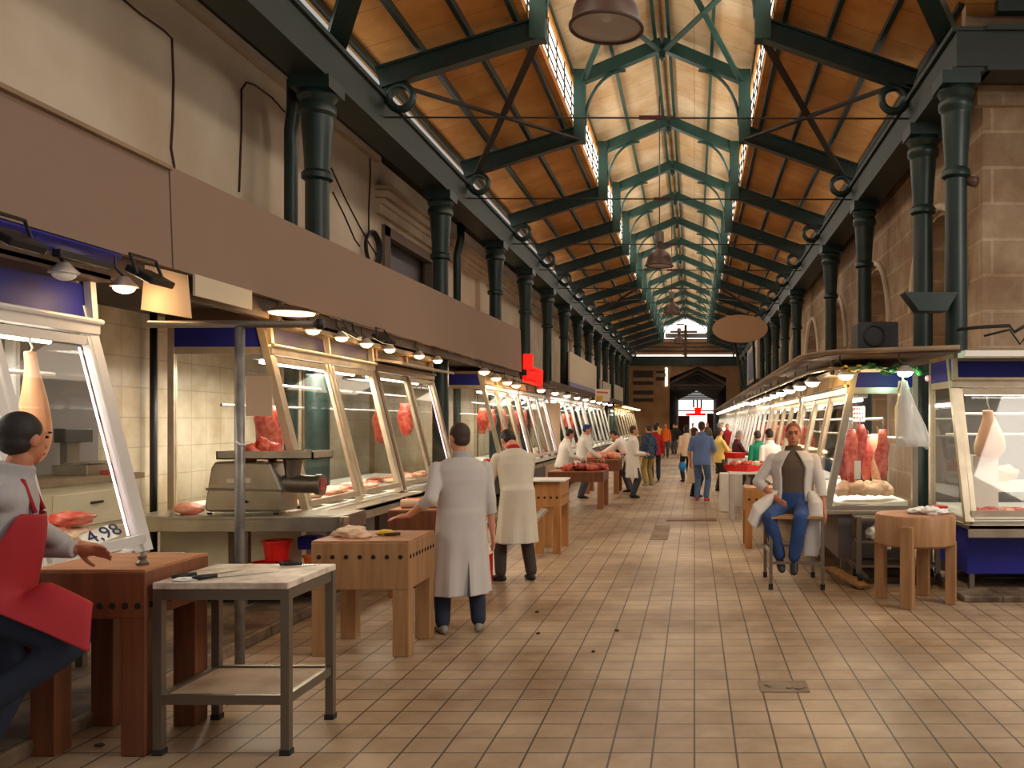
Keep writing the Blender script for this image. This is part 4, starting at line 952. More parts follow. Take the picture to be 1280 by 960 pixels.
text('4,98', c0[3].lerp(c0[2],.12)+(c0[0]-c0[3])*.12, c0[2]-c0[3], c0[0]-c0[3], .135, 'ink', t)
# contents of the other stalls: trays with cuts on them, hanging pieces
random.seed(11)
def fill(side, stallname, y0, y1, n, per, zb, x_in, grp, kinds=('meat_red','fat','meat_pink'), hang=0, zh=1.9, xh=None, small=1.):
    s = -1 if side == 'L' else 1
    for k in range(n):
        y = y0+(y1-y0)*(k+.5)/n; w = (y1-y0)/n*.44
        xc = x_in+s*.32
        t = thing('meat_tray', 'white meat tray behind the glass of the '+stallname, 'tray', (xc,y,zb), 0, 'trays in the '+stallname)
        f = MB(); f.b2((xc-.24,y-w,zb),(xc+.24,y+w,zb+.012))
        for a, b_ in (((xc-.24,y-w),(xc+.24,y-w+.012)),((xc-.24,y+w-.012),(xc+.24,y+w)),((xc-.24,y-w),(xc-.228,y+w)),((xc+.228,y-w),(xc+.24,y+w))): f.b2((a[0],a[1],zb),(b_[0],b_[1],zb+.035))
        f.build('dish', 'tray_white', t)
        for j in range(per):
            meat('meat_cut', 'cut of meat lying on a tray in the '+stallname, (xc+random.uniform(-.14,.14), y+w*.75*(2*(j+.5)/per-1), zb+.055+random.uniform(0,.03)), (random.uniform(.07,.12)*small,random.uniform(.07,.12)*small,random.uniform(.03,.055)), kinds[(j+k) % len(kinds)], k*10+j+grp, 'cuts in the '+stallname, random.uniform(0,3))
    for k in range(hang):
        y = y0+(y1-y0)*(k+.6)/hang*.96; x = x_in+s*(xh or .55)
        hang_meat((x,y,zh), 'joint hanging from the rail in the '+stallname, random.uniform(.4,.6), random.uniform(.06,.1), k+grp, 'joints hanging in the '+stallname)
def hang_meat(top, lab, L, r, seed, grp=None, m='meat_red'):
    t = thing('hanging_joint', lab, 'meat', top, 0, grp); x, y, z = top
    f = MB(); secs = []
    for i in range(9):
        q = i/8; a = r*(.35+.9*math.sin(math.pi*(.12+.8*q)))*(1+.3*noise.noise(V((q*3,seed*2.1,0))))
        secs.append(((x+.05*noise.noise(V((q*2.5,seed*1.3,4))),y+.05*noise.noise(V((q*2.5,seed*1.7,9))),z-.06-q*L),(a,0,0),(0,a*.8,0)))
    f.loft(secs, 14); f.build('joint', m, t, True)
    f = MB(); f.tube([(x,y,z+.02),(x+.015,y,z),(x,y,z-.08)], .006, 6); f.build('hook', 'steel', t)
    return t
fill('L', 'grinder stall', 8.8, 11.2, 4, 5, .90, -3.82, 100)
meat('white_cut_sheet','pale tripe sheet on the bed of the grinder stall',(-4.2,9.0,.93),(.2,.22,.03),'fat',141)
for k, y in enumerate((8.95,9.1)): hang_meat((-4.35,y,1.98), 'red joint hanging at the corner of the grinder stall', .55, .09, 150+k, 'red joints in the grinder stall')
fill('L', 'brown framed stall', 11.6, 13.8, 3, 5, .90, -3.82, 200, hang=2, zh=2.1)
fill('L', 'golden stall behind the coat men', 17.6, 20.4, 3, 4, .90, -3.82, 300, hang=3, zh=2.1)
fill('L', 'stall past the red sign', 20.9, 24.2, 3, 4, .90, -3.82, 400, hang=3, zh=2.1)
fill('L', 'white stall with two butchers', 25.4, 32.3, 5, 4, .90, -3.82, 500, hang=8, zh=2.1, small=1.5)
fill('R', 'stall past the carcasses', 14.4, 19.2, 4, 4, .80, 1.53, 600, hang=5, zh=1.75, xh=.4)
fill('R', 'bright white stall on the right', 20, 26.8, 5, 4, .80, 1.53, 700, hang=7, zh=1.75, xh=.4, small=1.4)
# carcasses in R2
for k, (px, py, L, r, m) in enumerate(((1064,530,.6,.065,'meat_red'),(1074,524,.6,.06,'meat_dark'),(1096,536,.6,.07,'fat'),(1103,530,.55,.06,'meat_red'),(1056,545,.5,.055,'meat_dark'),(1084,540,.5,.065,'meat_red'))):
    q = P(px,py,10.05+.16*(k % 3)); hang_meat(tuple(q), ('long red carcass','dark red carcass','pale fatty carcass','slender red carcass','short dark carcass','middle red carcass')[k]+' hanging behind the end glass of the carcass stall', L, r, 800+k, m=m)
for k in range(9):
    q = P(1050+k*7, 612-4*(k % 2), 10.05+.1*(k % 3)); meat('tripe_piece', 'pale piece of tripe heaped at the end of the carcass stall', tuple(q), (.11,.1,.07), 'fat', 820+k, 'tripe in the carcass stall', k)
for k in range(3):
    f = MB(); q = P(1085,628+k*2.5,10.0); f.box((q.x,10.15+.03*k,.80+.02*(2-k)), (.75,.5,.018)); tag(f.build('tray_board','tray_white'), ('top','middle','bottom')[k]+' white board stacked under the tripe in the carcass stall', 'board')
t = thing('price_card', 'small white price card hung on the carcasses', 'price card', P(1072,590,9.85)); f = MB(); f.prism([P(1068,576,9.84),P(1076,576,9.84),P(1076,599,9.84),P(1068,599,9.84)],(0,.006,0)); f.build('card','paper_white',t)
t = thing('wall_card', 'white printed card at the top of the carcass stall', 'card', P(1074,516,10.3)); f = MB(); f.prism([P(1066,508,10.3),P(1081,508,10.3),P(1081,527,10.3),P(1066,527,10.3)],(0,.006,0)); f.build('card','paper_white',t)
f = MB(); 
for r_ in range(3):
    for c_ in range(4): q = P(1068+c_*3.4,511+r_*5.5,10.29); f.box(q,(.018,.004,.02))
f.build('print_marks','red_lid',t)
# corner stall R1 contents
for k in range(3):
    xc = 3.3+k*1.05
    t = thing('meat_tray','white meat tray behind the glass of the corner stall','tray',(xc,9.1,.78),0,'trays in the corner stall'); f = MB(); f.b2((xc-.45,8.9,.77),(xc+.45,9.35,.785)); f.b2((xc-.45,8.9,.785),(xc+.45,8.915,.82)); f.b2((xc-.45,9.335,.785),(xc+.45,9.35,.82)); f.build('dish','tray_white',t)
    for j in range(6): meat('meat_cut','cut of red meat on a tray in the corner stall',(xc-.36+j*.14,9.08+.07*(j % 2),.83),(.09,.1,.045),('meat_red','meat_red','meat_pink')[j % 3],900+k*10+j,'cuts in the corner stall',j)
f = MB(); f.b2((2.9,9.5,1.0),(6,9.53,1.13)); tag(f.build('shelf','white_board'),'white shelf behind the meat in the corner stall','shelf')
meat('meat_chunk','large brown joint on the shelf of the corner stall',(3.35,9.52,1.2),(.17,.1,.08),'ham',951)
# trolley and boards under R2
t = thing('trolley','grey steel trolley with casters under the end of the carcass stall','trolley',(2.2,9.6,0.07))
for x in (1.76,2.6):
    for y in (9.42,9.72):
        f = MB(); f.b2((x-.025,y-.025,.13),(x+.025,y+.025,.74)); f.build('leg','steel_dark',t)
        f = MB(); f.tube([(x-.02,y-.05,.1),(x+.02,y-.05,.1)],.04,14); f.build('caster','rubber',t)
for z in (.2,.46,.7):
    f = MB(); f.b2((1.74,9.4,z),(2.62,9.74,z+.025)); f.build('shelf','steel_dark',t)
t = thing('crumpled_bag','crumpled silver plastic bag on the trolley shelf','bag',(1.98,9.5,.49)); f = MB(); f.lump((1.95,9.5,.56),(.1,.09,.08),amp=.6,f=2.5,seed=3); f.lump((2.05,9.38,.5),(.06,.04,.1),amp=.6,f=2.5,seed=5); f.build('film','paper_white',t,True)
f = MB(); f.bar((1.5,9.75,.14),(1.78,9.2,.03),.14,.025); tag(f.build('plank','wood_pale'),'short wooden plank leaning by the trolley wheel','plank')
# red tray table further right
t = thing('tray_table','narrow white legged table under the red tray on the right','table',(.95,15.9,0))
f = MB(); f.b2((.62,15.75,.82),(1.28,16.5,.86)); f.build('table_top','white_board',t)
for x in (.68,1.22):
    for y in (15.82,16.43): f = MB(); f.b2((x-.04,y-.04,0),(x+.04,y+.04,.82)); f.build('leg','aluminium',t)
t = thing('red_tray','bright red tray of meat on the narrow table','tray',(.95,15.95,.86)); f = MB(); f.loft([((.95,16.1,.86),(.36,0,0),(0,.28,0)),((.95,16.1,.98),(.42,0,0),(0,.34,0))],4); f.build('basin','red_plastic',t)
for k in range(6): meat('meat_chunk','small lump of meat in the red tray',(.72+k*.1,15.98+.12*(k%2),1.0),(.08,.08,.05),('meat_red','fat','meat_dark')[k%3],970+k,'meat in the red tray',k)
f = MB(); f.box((.62,17.3,.38),(.25,.3,.76)); tag(f.build('crate','white_board',bevel=.02),'white upright crate beside the red tray table','crate')
t = thing('crate','red basket on the white crate by the grey haired woman','basket',(.75,18.6,1.1)); f = MB(); f.loft([((.85,18.4,1.0),(.2,0,0),(0,.2,0)),((.85,18.4,1.12),(.24,0,0),(0,.22,0))],4); f.build('basket','red_plastic',t); f = MB(); f.b2((.7,18.25,.0),(1.0,18.6,1.0)); f.build('stand','white_board',t)
# meat on far left blocks
for k in range(9): meat('meat_chunk','piece of red meat heaped on the far block before two butchers',(-2.6+.085*k,17.95+.2*(k%3),.82+.03*(k%2)),(.13,.13,.07),('meat_red','meat_dark')[k%2],1000+k,'meat heaped on the far left block',k)
for k in range(5): meat('meat_chunk','pink joint lying on the block before the bending butcher',(-2.55+.14*k,21.8+.2*(k%2),.92),(.17,.17,.1),'meat_pink',1020+k,'pink joints on the far left block',k)
f = MB(); f.b2((-2.25,11.6,.97),(-1.72,12.2,.99)); tag(f.build('cutting_board','white_board'),'white cutting board overhanging the block by the second man in a coat','board')
f = MB(); f.bar((-2.5,11.2,.02),(-1.95,11.5,.62),.2,.03); tag(f.build('metal_flap','steel'),'grey flap leaning under the block by the second man in a coat','flap')
f = MB(); f.box((-2.45,9.9,.35),(.16,.4,.55)); tag(f.build('crate','white_board',bevel=.02),'white crate standing between the two men in coats','crate')
f = MB(); f.b2((-2.27,9.45,0),(-2.2,9.6,.33)); tag(f.build('box','red_lid'),'narrow red box on the floor behind the first man in a coat','box')
# price board hanging by the bending butcher
t = thing('price_board','hanging white price board with yellow patch over the far left block','price board',P(757,500,27)); c=P(753,493,27)
f = MB(); q = [P(744,486,27),P(762,487,27),P(762,502,27),P(744,501,27)]; f.prism(q,(0,.05,0)); f.build('board_face','paper_white',t)
f = MB(); f.prism([P(745,495,26.96),P(753,495,26.96),P(753,501,26.96),P(745,500,26.96)],(0,.02,0)); f.build('yellow_patch','yellow',t); f = MB(); f.prism([P(746,489,26.96),P(760,490,26.96),P(760,492,26.96),P(746,491,26.96)],(0,.02,0)); f.build('orange_stripe','orange_plastic',t)
f = MB(); f.tube([P(753,486,27),P(753,475,27)],.012,6); f.build('cord','dark_steel',t)
# blank tan panel on the end of stall five and a sheet
f = MB(); f.b2((-4.35,25.0,.09),(-3.82,25.06,2.3)); tag(f.build('end_screen','paper_tan'),'plain tan screen closing the end of the stall past the red sign','screen')
# stool for the seated man
t = thing('stool','tall steel frame stool under the seated man','stool',(1.08,9.55,0))
for x, y in ((.80,9.22),(1.34,9.2),(.80,9.95),(1.34,9.95)):
    f = MB(); f.bar((x,y,0),(x,y,.74),.035,.035,(0,1,0)); f.build('leg','steel_dark',t); f = MB(); f.b2((x-.022,y-.022,0),(x+.022,y+.022,.06)); f.build('foot','rubber',t)
f = MB(); f.b2((.78,9.18,.74),(1.36,9.97,.765)); f.build('seat','wood_pale',t)
f = MB(); f.bar((.80,9.22,.28),(1.34,9.2,.28),.03,.03); f.bar((.80,9.95,.36),(1.34,9.95,.36),.03,.03); f.bar((.8,9.22,.36),(.8,9.95,.36),.03,.03); f.bar((1.34,9.2,.36),(1.34,9.95,.36),.03,.03); f.build('rung','steel_dark',t)
# ------------------------------------------------------------------ people
def ik(a, c, la, lb, pole):
    """middle joint of a two bone chain from a to c; returns (middle, end)"""
    a, c, pole = V(a), V(c), V(pole); d = c-a; L = d.length
    if L > (la+lb)*.998: c = a+d*((la+lb)*.998/L); d = c-a; L = d.length
    n = d/L; x = (la*la-lb*lb+L*L)/(2*L); h = math.sqrt(max(la*la-x*x, 0))
    p = pole-n*pole.dot(n)
    p = p.normalized() if p.length > 1e-6 else V((0,1,0))
    return a+n*x+p*h, c
def hand(f, w, dirn, nrm, s, k, curl=.5):
    """palm, four fingers, thumb. dirn: wrist to knuckles, nrm: out of the back of the hand, s: +1 right, -1 left"""
    d = V(dirn).normalized(); n = V(nrm); n = (n-d*n.dot(d)).normalized(); x = d.cross(n)*s     # x points to the thumb side
    m = Matrix((x, d, n)).transposed()
    f.ball(V(w)+d*.045*k, (.040*k,.058*k,.019*k), m, 12, 8)
    for i, (o, L) in enumerate(((.030,.078),(.010,.086),(-.010,.08),(-.029,.063))):
        p = V(w)+(d*.088+x*o)*k; a = curl*.8
        r = .0092*k
        for j, fr in enumerate((.45,.32,.23)):
            dd = (d*math.cos(a)-n*math.sin(a)+x*o*1.5).normalized(); q = p+dd*L*fr*k
            f.seg2(p, q, r, r*.93, 8); p = q; a += curl*.75; r *= .93
    p = V(w)+(d*.022+x*.03)*k; dd = (d*.55+x*.8-n*.25).normalized(); q = p+dd*.042*k; f.seg2(p, q, .0135*k, .0115*k, 8)
    dd = (d*.85+x*.42-n*.3).normalized(); f.seg2(q, q+dd*.036*k, .0112*k, .0095*k, 8)
def person(label, loc, face, H, top, legs, shoes, hair, coat=None, sleeves=1., lean=0., side=0., hands=None, feet=None, hz=None, yaw=0., pitch=0., skin='skin', hem=-.42,
           vox=.010, group=None, hairlen=0., apron=None, build=1., eyes=False, knee_pole=None, elbow=None, skirt=None, hdir=None, curl=.5, cat='person', long_skirt=None, vent=False, open_front=False):
    """face: rotation about z, local +y is where the person faces, local +x their right hand"""
    t = thing('person', label, cat, loc, R(face), group, local=True)
    k = H/1.72
    hipz = hz if hz else .90*k
    cl, sl = math.cos(lean), math.sin(lean)
    U = V((side, sl, cl)).normalized(); EY = V((0,cl,-sl)); EX = EY.cross(U).normalized()
    hip = V((0,0,hipz))
    T = lambda x, y, z: hip + (EX*x*build + EY*y + U*z)*k
    body = MB()
    secs = [(-.10,.10,.09),(-.05,.155,.11),(.02,.16,.112),(.13,.142,.10),(.24,.146,.105),(.36,.166,.115),(.45,.165,.10),(.51,.115,.075),(.55,.06,.055)]
    body.loft([(T(0,0,z),EX*a*k*build,EY*b*k) for z, a, b in secs], 20)
    body.seg2(T(0,0,.52), T(0,.015,.62), .056*k, .052*k)
    # head
    HY = V((math.sin(yaw)*math.cos(pitch)*1., math.cos(yaw)*math.cos(pitch), -math.sin(pitch)))
    base = T(0,.015,.60)
    HX = HY.cross(V((0,0,1))).normalized(); HZ = HX.cross(HY).normalized()
    hm = Matrix((HX,HY,HZ)).transposed()
    hc = base + (HZ*.115 + HY*.012)*k
    h = lambda x, y, z: hc + hm @ V((x*k,y*k,z*k))
    body.ball(h(0,-.006,.012), (.074*k,.092*k,.098*k), hm, 20, 14)
    body.ball(h(0,.026,-.05), (.058*k,.062*k,.068*k), hm, 16, 12)
    body.ball(h(0,.058,-.098), (.026*k,.024*k,.02*k), hm, 10, 8)
    body.seg2(h(0,.084,.008), h(0,.102,-.03), .010*k, .016*k, 8)
    body.ball(h(0,.075,.035), (.05*k,.016*k,.012*k), hm, 10, 6)
    body.ball(h(0,.078,-.066), (.026*k,.012*k,.014*k), hm, 10, 6)
    for s in (-1,1): body.ball(h(s*.076,-.008,-.008), (.012*k,.022*k,.032*k), hm, 8, 8)
    # arms
    LU, LF = .285*k, .26*k
    hands = hands or {}; feet = feet or {}; elbow = elbow or {}
    arm = {}
    for s, nm in ((-1,'L'),(1,'R')):
        sh = T(s*.185,0,.455)
        tgt = V(hands[nm]) if nm in hands else sh + V((s*.06,.05,-.52*k))
        e, w = ik(sh, tgt, LU, LF, elbow.get(nm, V((s*.35,-1,-.1))))
        arm[nm] = (sh, e, w, s)
        body.seg2(sh, e, .050*k, .040*k); body.seg2(e, w, .038*k, .026*k)
        d = (hdir or {}).get(nm, (w-e).normalized())
        nr = V((s*.8,.1,.5)) if nm not in (hdir or {}) else V((0,0,1))
        hand(body, w, d, nr, -s if nm in (hdir or {}) else s, k, curl)
    # legs
    leg = {}
    for s, nm in ((-1,'L'),(1,'R')):
        hp = hip + V((s*.09*k*build,0,-.03*k))
        an = V(feet[nm][:3]) if nm in feet else V((s*.10*k, .0, .085*k))
        kn, an = ik(hp, an, .42*k, .41*k, (knee_pole or {}).get(nm, V((s*.12,1,.1))))
        yawf = feet[nm][3] if nm in feet and len(feet[nm]) > 3 else -s*.15
        leg[nm] = (hp, kn, an, s, yawf)
        body.seg2(hp, kn, .080*k, .054*k); body.seg2(kn, kn.lerp(an,.35), .052*k, .056*k); body.seg2(kn.lerp(an,.35), an, .056*k, .036*k)
    body.build('body', skin, t, True, voxel=vox*.75, sm=3)
    # trousers
    f = MB(); o = .016
    f.loft([(T(0,0,z),EX*(a+o)*k*build,EY*(b+o)*k) for z, a, b in ((-.11,.10,.09),(-.05,.16,.115),(.03,.165,.117),(.12,.145,.105))], 20)
    for hp, kn, an, s, yf in leg.values():
        a2 = kn.lerp(an,.97)
        f.seg2(hp, kn, .098*k, .072*k); f.tube([kn, kn.lerp(an,.4), a2], [.072*k,.072*k,.062*k], 14); f.ball(kn, .072*k); f.ball(a2, .06*k)
    f.build('trousers', legs, t, True, voxel=vox, sm=3)
    for hp, kn, an, s, yf in leg.values():
        f = MB(); d = V((math.sin(-yf), math.cos(yf), 0)); sd = V((d.y,-d.x,0)); up = V((0,0,1))
        pit = feet.get(('L','R')[s > 0], ())
        if len(pit) > 4: d = (d*math.cos(pit[4])-up*math.sin(pit[4])); up = sd.cross(d)
        b0 = an-up*.055*k
        f.loft([(b0+d*y*k+up*z*k, sd*w*k, up*hh*k) for y, z, w, hh in ((-.075,.0,.012,.015),(-.065,.008,.032,.035),(.0,.02,.04,.05),(.07,.004,.046,.034),(.14,-.006,.042,.024),(.17,-.01,.02,.012))], 14)
        sh = f.build('shoe', shoes, t, True, sub=1)
    # upper garment
    f = MB(); o = .020 if not coat else .010
    zs = [(-.12,.155,.112),(-.05,.165,.118),(.02,.165,.117),(.13,.15,.108),(.24,.152,.11),(.36,.172,.118),(.45,.172,.105),(.51,.125,.08),(.545,.072,.066),(.60,.060,.060)]
    def sleeves_of(f, frac, add):
        for sh, e, w, s in arm.values():
            f.seg2(sh, e if frac >= .5 else sh.lerp(e, frac*2), (.056+add)*k, (.048+add)*k)
            if frac > .5: q = (frac-.5)*2; a = e; b = e.lerp(w, q); f.tube([a,b], [(.046+add)*k,(.040+add)*k], 14)
    if top:
        f.loft([(T(0,0,z),EX*(a+o)*k*build,EY*(b+o)*k) for z, a, b in zs], 22)
        sleeves_of(f, sleeves, .004); f.build('shirt', top, t, True, voxel=vox, sm=3)
    if coat:
        f = MB(); o = .036
        secs = [(T(0,0,z),EX*(a+o)*k*build,EY*(b+o)*k) for z, a, b in zs[3:-1]]
        if skirt is None:
            n = 7; low = []
            for i in range(n):
                q = i/(n-1); z = hem+(.10-hem)*q; g = 1-q
                low.append((hip+V((0,.0+.0*q,z*k)), V((1,0,0))*(.188+.045*g)*k*build, V((0,1,0))*(.146+.035*g)*k))
            secs = low+secs
        o0 = len(f.v)
        if open_front:
            n_ = 30; sec2 = [(T(0,0,z),EX*(a+o)*k*build,EY*(b+o)*k) for z, a, b in zs[:-1]]; g_ = []
            for i, (c_, ax, ay) in enumerate(sec2):
                gap = .62-.5*max(0, (i-5)/4) if i < 6 else .40-.1*(i-6)
                for lay in (1., .84):
                    for j in range(n_):
                        a = math.pi/2+gap+(2*math.pi-2*gap)*j/(n_-1); g_.append(c_+(ax*math.cos(a)+ay*math.sin(a))*lay)
            m_ = len(sec2); fs = []; ix = lambda i, l, j: (i*2+l)*n_+j
            for i in range(m_-1):
                for j in range(n_-1):
                    fs.append((ix(i,0,j),ix(i,0,j+1),ix(i+1,0,j+1),ix(i+1,0,j))); fs.append((ix(i,1,j),ix(i+1,1,j),ix(i+1,1,j+1),ix(i,1,j+1)))
                for j in (0,n_-1): fs.append((ix(i,0,j),ix(i+1,0,j),ix(i+1,1,j),ix(i,1,j)))
            for j in range(n_-1):
                for i in (0,m_-1): fs.append((ix(i,0,j),ix(i,0,j+1),ix(i,1,j+1),ix(i,1,j)))
            f.add(g_, fs)
        else: f.loft(secs, 40)
        if skirt is None:
            for i in range(7):
                g = 1-i/6
                for j in range(40):
                    p = f.v[o0+i*40+j]; c = secs[i][0]; a = 2*math.pi*j/40; fo = 1+.055*g*math.sin(a*9+.8)+.03*g*math.sin(a*5)
                    p.x = c.x+(p.x-c.x)*fo; p.y = c.y+(p.y-c.y)*fo
        sleeves_of(f, sleeves, .009)
        if not open_front: f.loft([(T(0,0,.50),EX*.085*k,EY*.078*k),(T(0,.005,.575),EX*.078*k,EY*.075*k)], 16)     # collar
        ob = f.build('coat', coat, t, True, voxel=vox, sm=2)
    if vent:
        f = MB(); b0 = hip+V((.035,-.175,(hem+.005)*k)); f.prism([b0+V((-.008,-.025,0)), b0+V((.014,-.025,0)), b0+V((.004,.01,.3*k))], (0,.05,0)); f.build('back_vent', 'trousers_grey', t)  # dark wedge stands in for the shade inside the open slit
    if skirt: skirt(t, T, hip, k, leg, arm)
    if long_skirt:
        f = MB(); f.loft([(hip+V((0,0,z*k)), V((a*k,0,0)), V((0,b*k,0))) for z, a, b in ((-.55,.2,.19),(-.3,.195,.18),(-.05,.18,.14),(.1,.165,.125))], 24); f.build('skirt', long_skirt, t, True, voxel=vox, sm=2)
    if apron:
        f = MB(); n = 17
        rows = ((.40,.125,1.0),(.30,.15,1.25),(.12,.16,1.5),(.0,.17,1.7),(-.1,.18,1.65),(-.2,.19,1.6),(-.28,.19,1.55),(apron[2],.2,1.5))
        grid = []
        for z, b, sp in rows:
            for i in range(n):
                a = (-1+2*i/(n-1))*sp
                if z >= 0: p = T(.21*math.sin(a), (b+.035)*math.cos(a), z)
                else: p = T(.21*math.sin(a),(b+.03)*math.cos(a),0)+V((0,0,z*k))
                if apron[3]: p = apron[3](p, a, z, k)
                grid.append(p)
        m_ = len(rows); fs = [(i*n+j,i*n+j+1,(i+1)*n+j+1,(i+1)*n+j) for i in range(m_-1) for j in range(n-1)]
        f.add(grid, fs); ap = f.build('apron', apron[0], t, True)
        q = ap.modifiers.new('solid', 'SOLIDIFY'); q.thickness = .012; q.offset = 0
        q = ap.modifiers.new('sub', 'SUBSURF'); q.levels = 1; q.render_levels = 1
        f = MB(); f.tube([T(-.1,.135,.40),T(-.085,.06,.53),T(-.0,-.075,.56),T(.085,.06,.53),T(.1,.135,.40)], .012*k, 6); f.build('neck_strap', apron[1], ap, True)
    # hair
    if hair:
        f = MB(); f.ball(h(0,-.024,.034), (.083*k,.094*k,.094*k), hm, 18, 12)
        f.ball(h(0,-.04,-.02), (.074*k,.07*k,.06*k), hm, 14, 10)
        if hairlen: f.loft([(h(0,-.05,-.02),HX*.078*k,HY*.055*k),(h(0,-.06,-.02-hairlen),HX*.085*k,HY*.04*k)], 16)
        f.build('hair', hair, t, True, voxel=vox*.8, sm=9)
    if eyes:
        for s in (-1,1):
            f = MB(); f.ball(h(s*.031,.083,.014), (.013*k,.008*k,.008*k), hm, 10, 6); f.build('eye', 'eye_dark', t, True)
            f = MB(); f.ball(h(s*.031,.094,.036), (.02*k,.006*k,.005*k), hm, 10, 6); f.build('eyebrow', hair or 'hair_brown', t, True)
        f = MB(); f.ball(h(0,.093,-.066), (.022*k,.006*k,.007*k), hm, 10, 6); f.build('mouth', 'lip', t, True)
    return t
# man in red apron at the left edge: one foot up, hand on the block
def ap_fn(p, a, z, k):
    if z >= 0: return p
    t = -z/.36; x = p.x; r = min(1, max(0, (x+.10)/.16)); r = r*r*(3-2*r)
    hipz = .90*1.8/1.72
    top = V((x*1.15+.05*t+.015, .17+.30*t, hipz+.125-.19*t-2.3*max(0,x-.13)))
    low = V((x, p.y+.05*t, p.z))
    lay = .014 if p.y > 0 else 0
    return low.lerp(top, r)
LOC1 = V((-3.38,4.16,0)); F1 = -62
def loc_of(w, loc, face): return Matrix.Rotation(R(-face),3,'Z') @ (V(w)-V(loc))
person('man in grey top, red apron and dark jeans leaning on the dark block', LOC1, F1, 1.80, 'grey_cloth', 'jeans_dark', 'shoe_black', 'hair_dark',
       hands={'R': loc_of((-3.26,4.74,1.005), LOC1, F1), 'L': V((-.2,.35,1.1))}, hdir={'R': loc_of((.95,.42,-.05),(0,0,0),F1)}, curl=.25, yaw=-.85, pitch=.08, lean=.22,
       feet={'R': (.13,.03,.44,0,1.1), 'L': (-.12,-.06,.09,0)}, apron=('red_apron','red_apron',-.36,ap_fn), vox=.009, skin='skin_tan', eyes=True)
# first man in the long coat
LOC2 = V((-1.95,7.36,0)); F2 = 22
person('short haired man in long greyish white coat, hand over the pale block', LOC2, F2, 1.73, 'grey_cloth', 'jeans_dark', 'shoe_grey', 'hair_brown', coat='coat_white', sleeves=.70,
       hands={'L': loc_of((-2.34,7.22,.99), LOC2, F2), 'R': V((.27,.06,.80))}, hdir={'L': loc_of((-.93,-.3,-.12),(0,0,0),F2)}, elbow={'L': V((-.35,-.5,-1))}, curl=.22, yaw=-.55, pitch=.12,
       hem=-.58, vox=.009, build=1.05, lean=.05, vent=True, feet={'L': (-.15,.0,.085,.2), 'R': (.14,-.02,.085,-.2)})
LOC3 = V((-1.95,9.72,0)); F3 = 30
person('dark haired man in long cream coat and brown trousers stooping over a block', LOC3, F3, 1.74, 'shirt_red', 'trousers_brown', 'shoe_black', 'hair_dark', coat='coat_cream', sleeves=.78,
       hands={'L': V((-.24,.42,.98)), 'R': V((.1,.42,.98))}, pitch=.95, yaw=-.15, lean=.30, hem=-.48, vox=.009, feet={'L': (-.17,.08,.085,.5), 'R': (.15,-.02,.085,0)})
# people on the left further in
def far(label, px, pyf, top, legs, shoes, hair, H=1.7, **kw):
    d = 1100*1.75/(pyf-528); q = P(px, pyf, d)
    kw.setdefault('vox', .014)
    return person(label, (q.x,d,0), kw.pop('face',0), H, top, legs, shoes, hair, **kw)
person('bare headed butcher in white at the far block, nearer of two', (-2.92,19.3,0), -60, 1.62, 'coat_bright', 'trousers_grey', 'shoe_black', 'hair_dark', lean=.25, pitch=.4, hands={'L': V((-.2,.4,.95)),'R': V((.2,.4,.95))}, vox=.014)
person('butcher in white with a blue cap behind the far meat block', (-2.62,20.3,.0), -75, 1.7, 'coat_bright', 'trousers_grey', 'shoe_black', 'jeans_blue', lean=.15, pitch=.3, hands={'L': V((-.2,.42,.95)),'R': V((.2,.42,.95))}, vox=.014)
person('dark haired butcher in white bending low over the block of pink joints', (-1.62,22.2,0), 80, 1.7, 'shirt_red', 'trousers_grey', 'shoe_black', 'hair_dark', coat='coat_bright', lean=.62, pitch=.7, hands={'L': V((-.2,.72,.95)),'R': V((.2,.7,.95))}, vox=.014, hem=-.4)
far('man in a knee length white coat standing with folded hands in the aisle', 791, 622, 'coat_bright', 'trousers_grey', 'shoe_black', 'hair_brown', 1.66, face=-80, coat='coat_bright', hands={'L': V((-.08,.26,1.02)),'R': V((.1,.27,1.02))}, hem=-.42)
far('person in a dark patterned top and khaki trousers beside the white coated man', 811, 607, 'shirt_pattern', 'trousers_khaki', 'shoe_grey', 'hair_brown', 1.68, face=40)
far('person in a crimson top and dark trousers walking away', 819, 601, 'shirt_red', 'jeans_dark', 'shoe_black', 'hair_dark', 1.68, face=10)
far('person in an orange smock far down the aisle', 832, 572, 'shirt_orange', 'trousers_grey', 'shoe_black', 'hair_dark', 1.7, face=180)
far('person in black with an orange bag far down the aisle', 843, 568, 'shirt_black', 'trousers_grey', 'shoe_black', 'hair_dark', 1.65, face=150)
# right hand group
wb = far('dark haired woman in a pale top carrying a blue bag', 858, 602, 'shirt_beige', 'shirt_black', 'shoe_black', 'hair_dark', 1.66, face=20, hairlen=.12)
far('woman in a long beige dress partly behind the blue shirted man', 868, 621, 'shirt_beige', 'shirt_black', 'shoe_black', 'hair_brown', 1.62, face=-60, long_skirt='shirt_beige', hairlen=.1)
far('tall man in a blue shirt and pale jeans with red shoes, back turned', 877, 626, 'shirt_blue', 'jeans_pale', 'shoe_red', 'hair_brown', 1.76, face=-15, build=1.12, sleeves=.45, hands={'R': V((.22,.3,1.1))})
far('person in a yellow top with bare forearms behind the blue shirted man', 899, 614, 'shirt_yellow', 'trousers_brown', 'shoe_black', 'hair_brown', 1.6, face=-60, sleeves=.5, hands={'R': V((.15,.35,1.05)),'L': V((-.15,.35,1.05))})
far('grey haired man in a black top deeper among the stalls', 899, 592, 'shirt_black', 'trousers_grey', 'shoe_black', 'hair_grey', 1.72, face=-40)
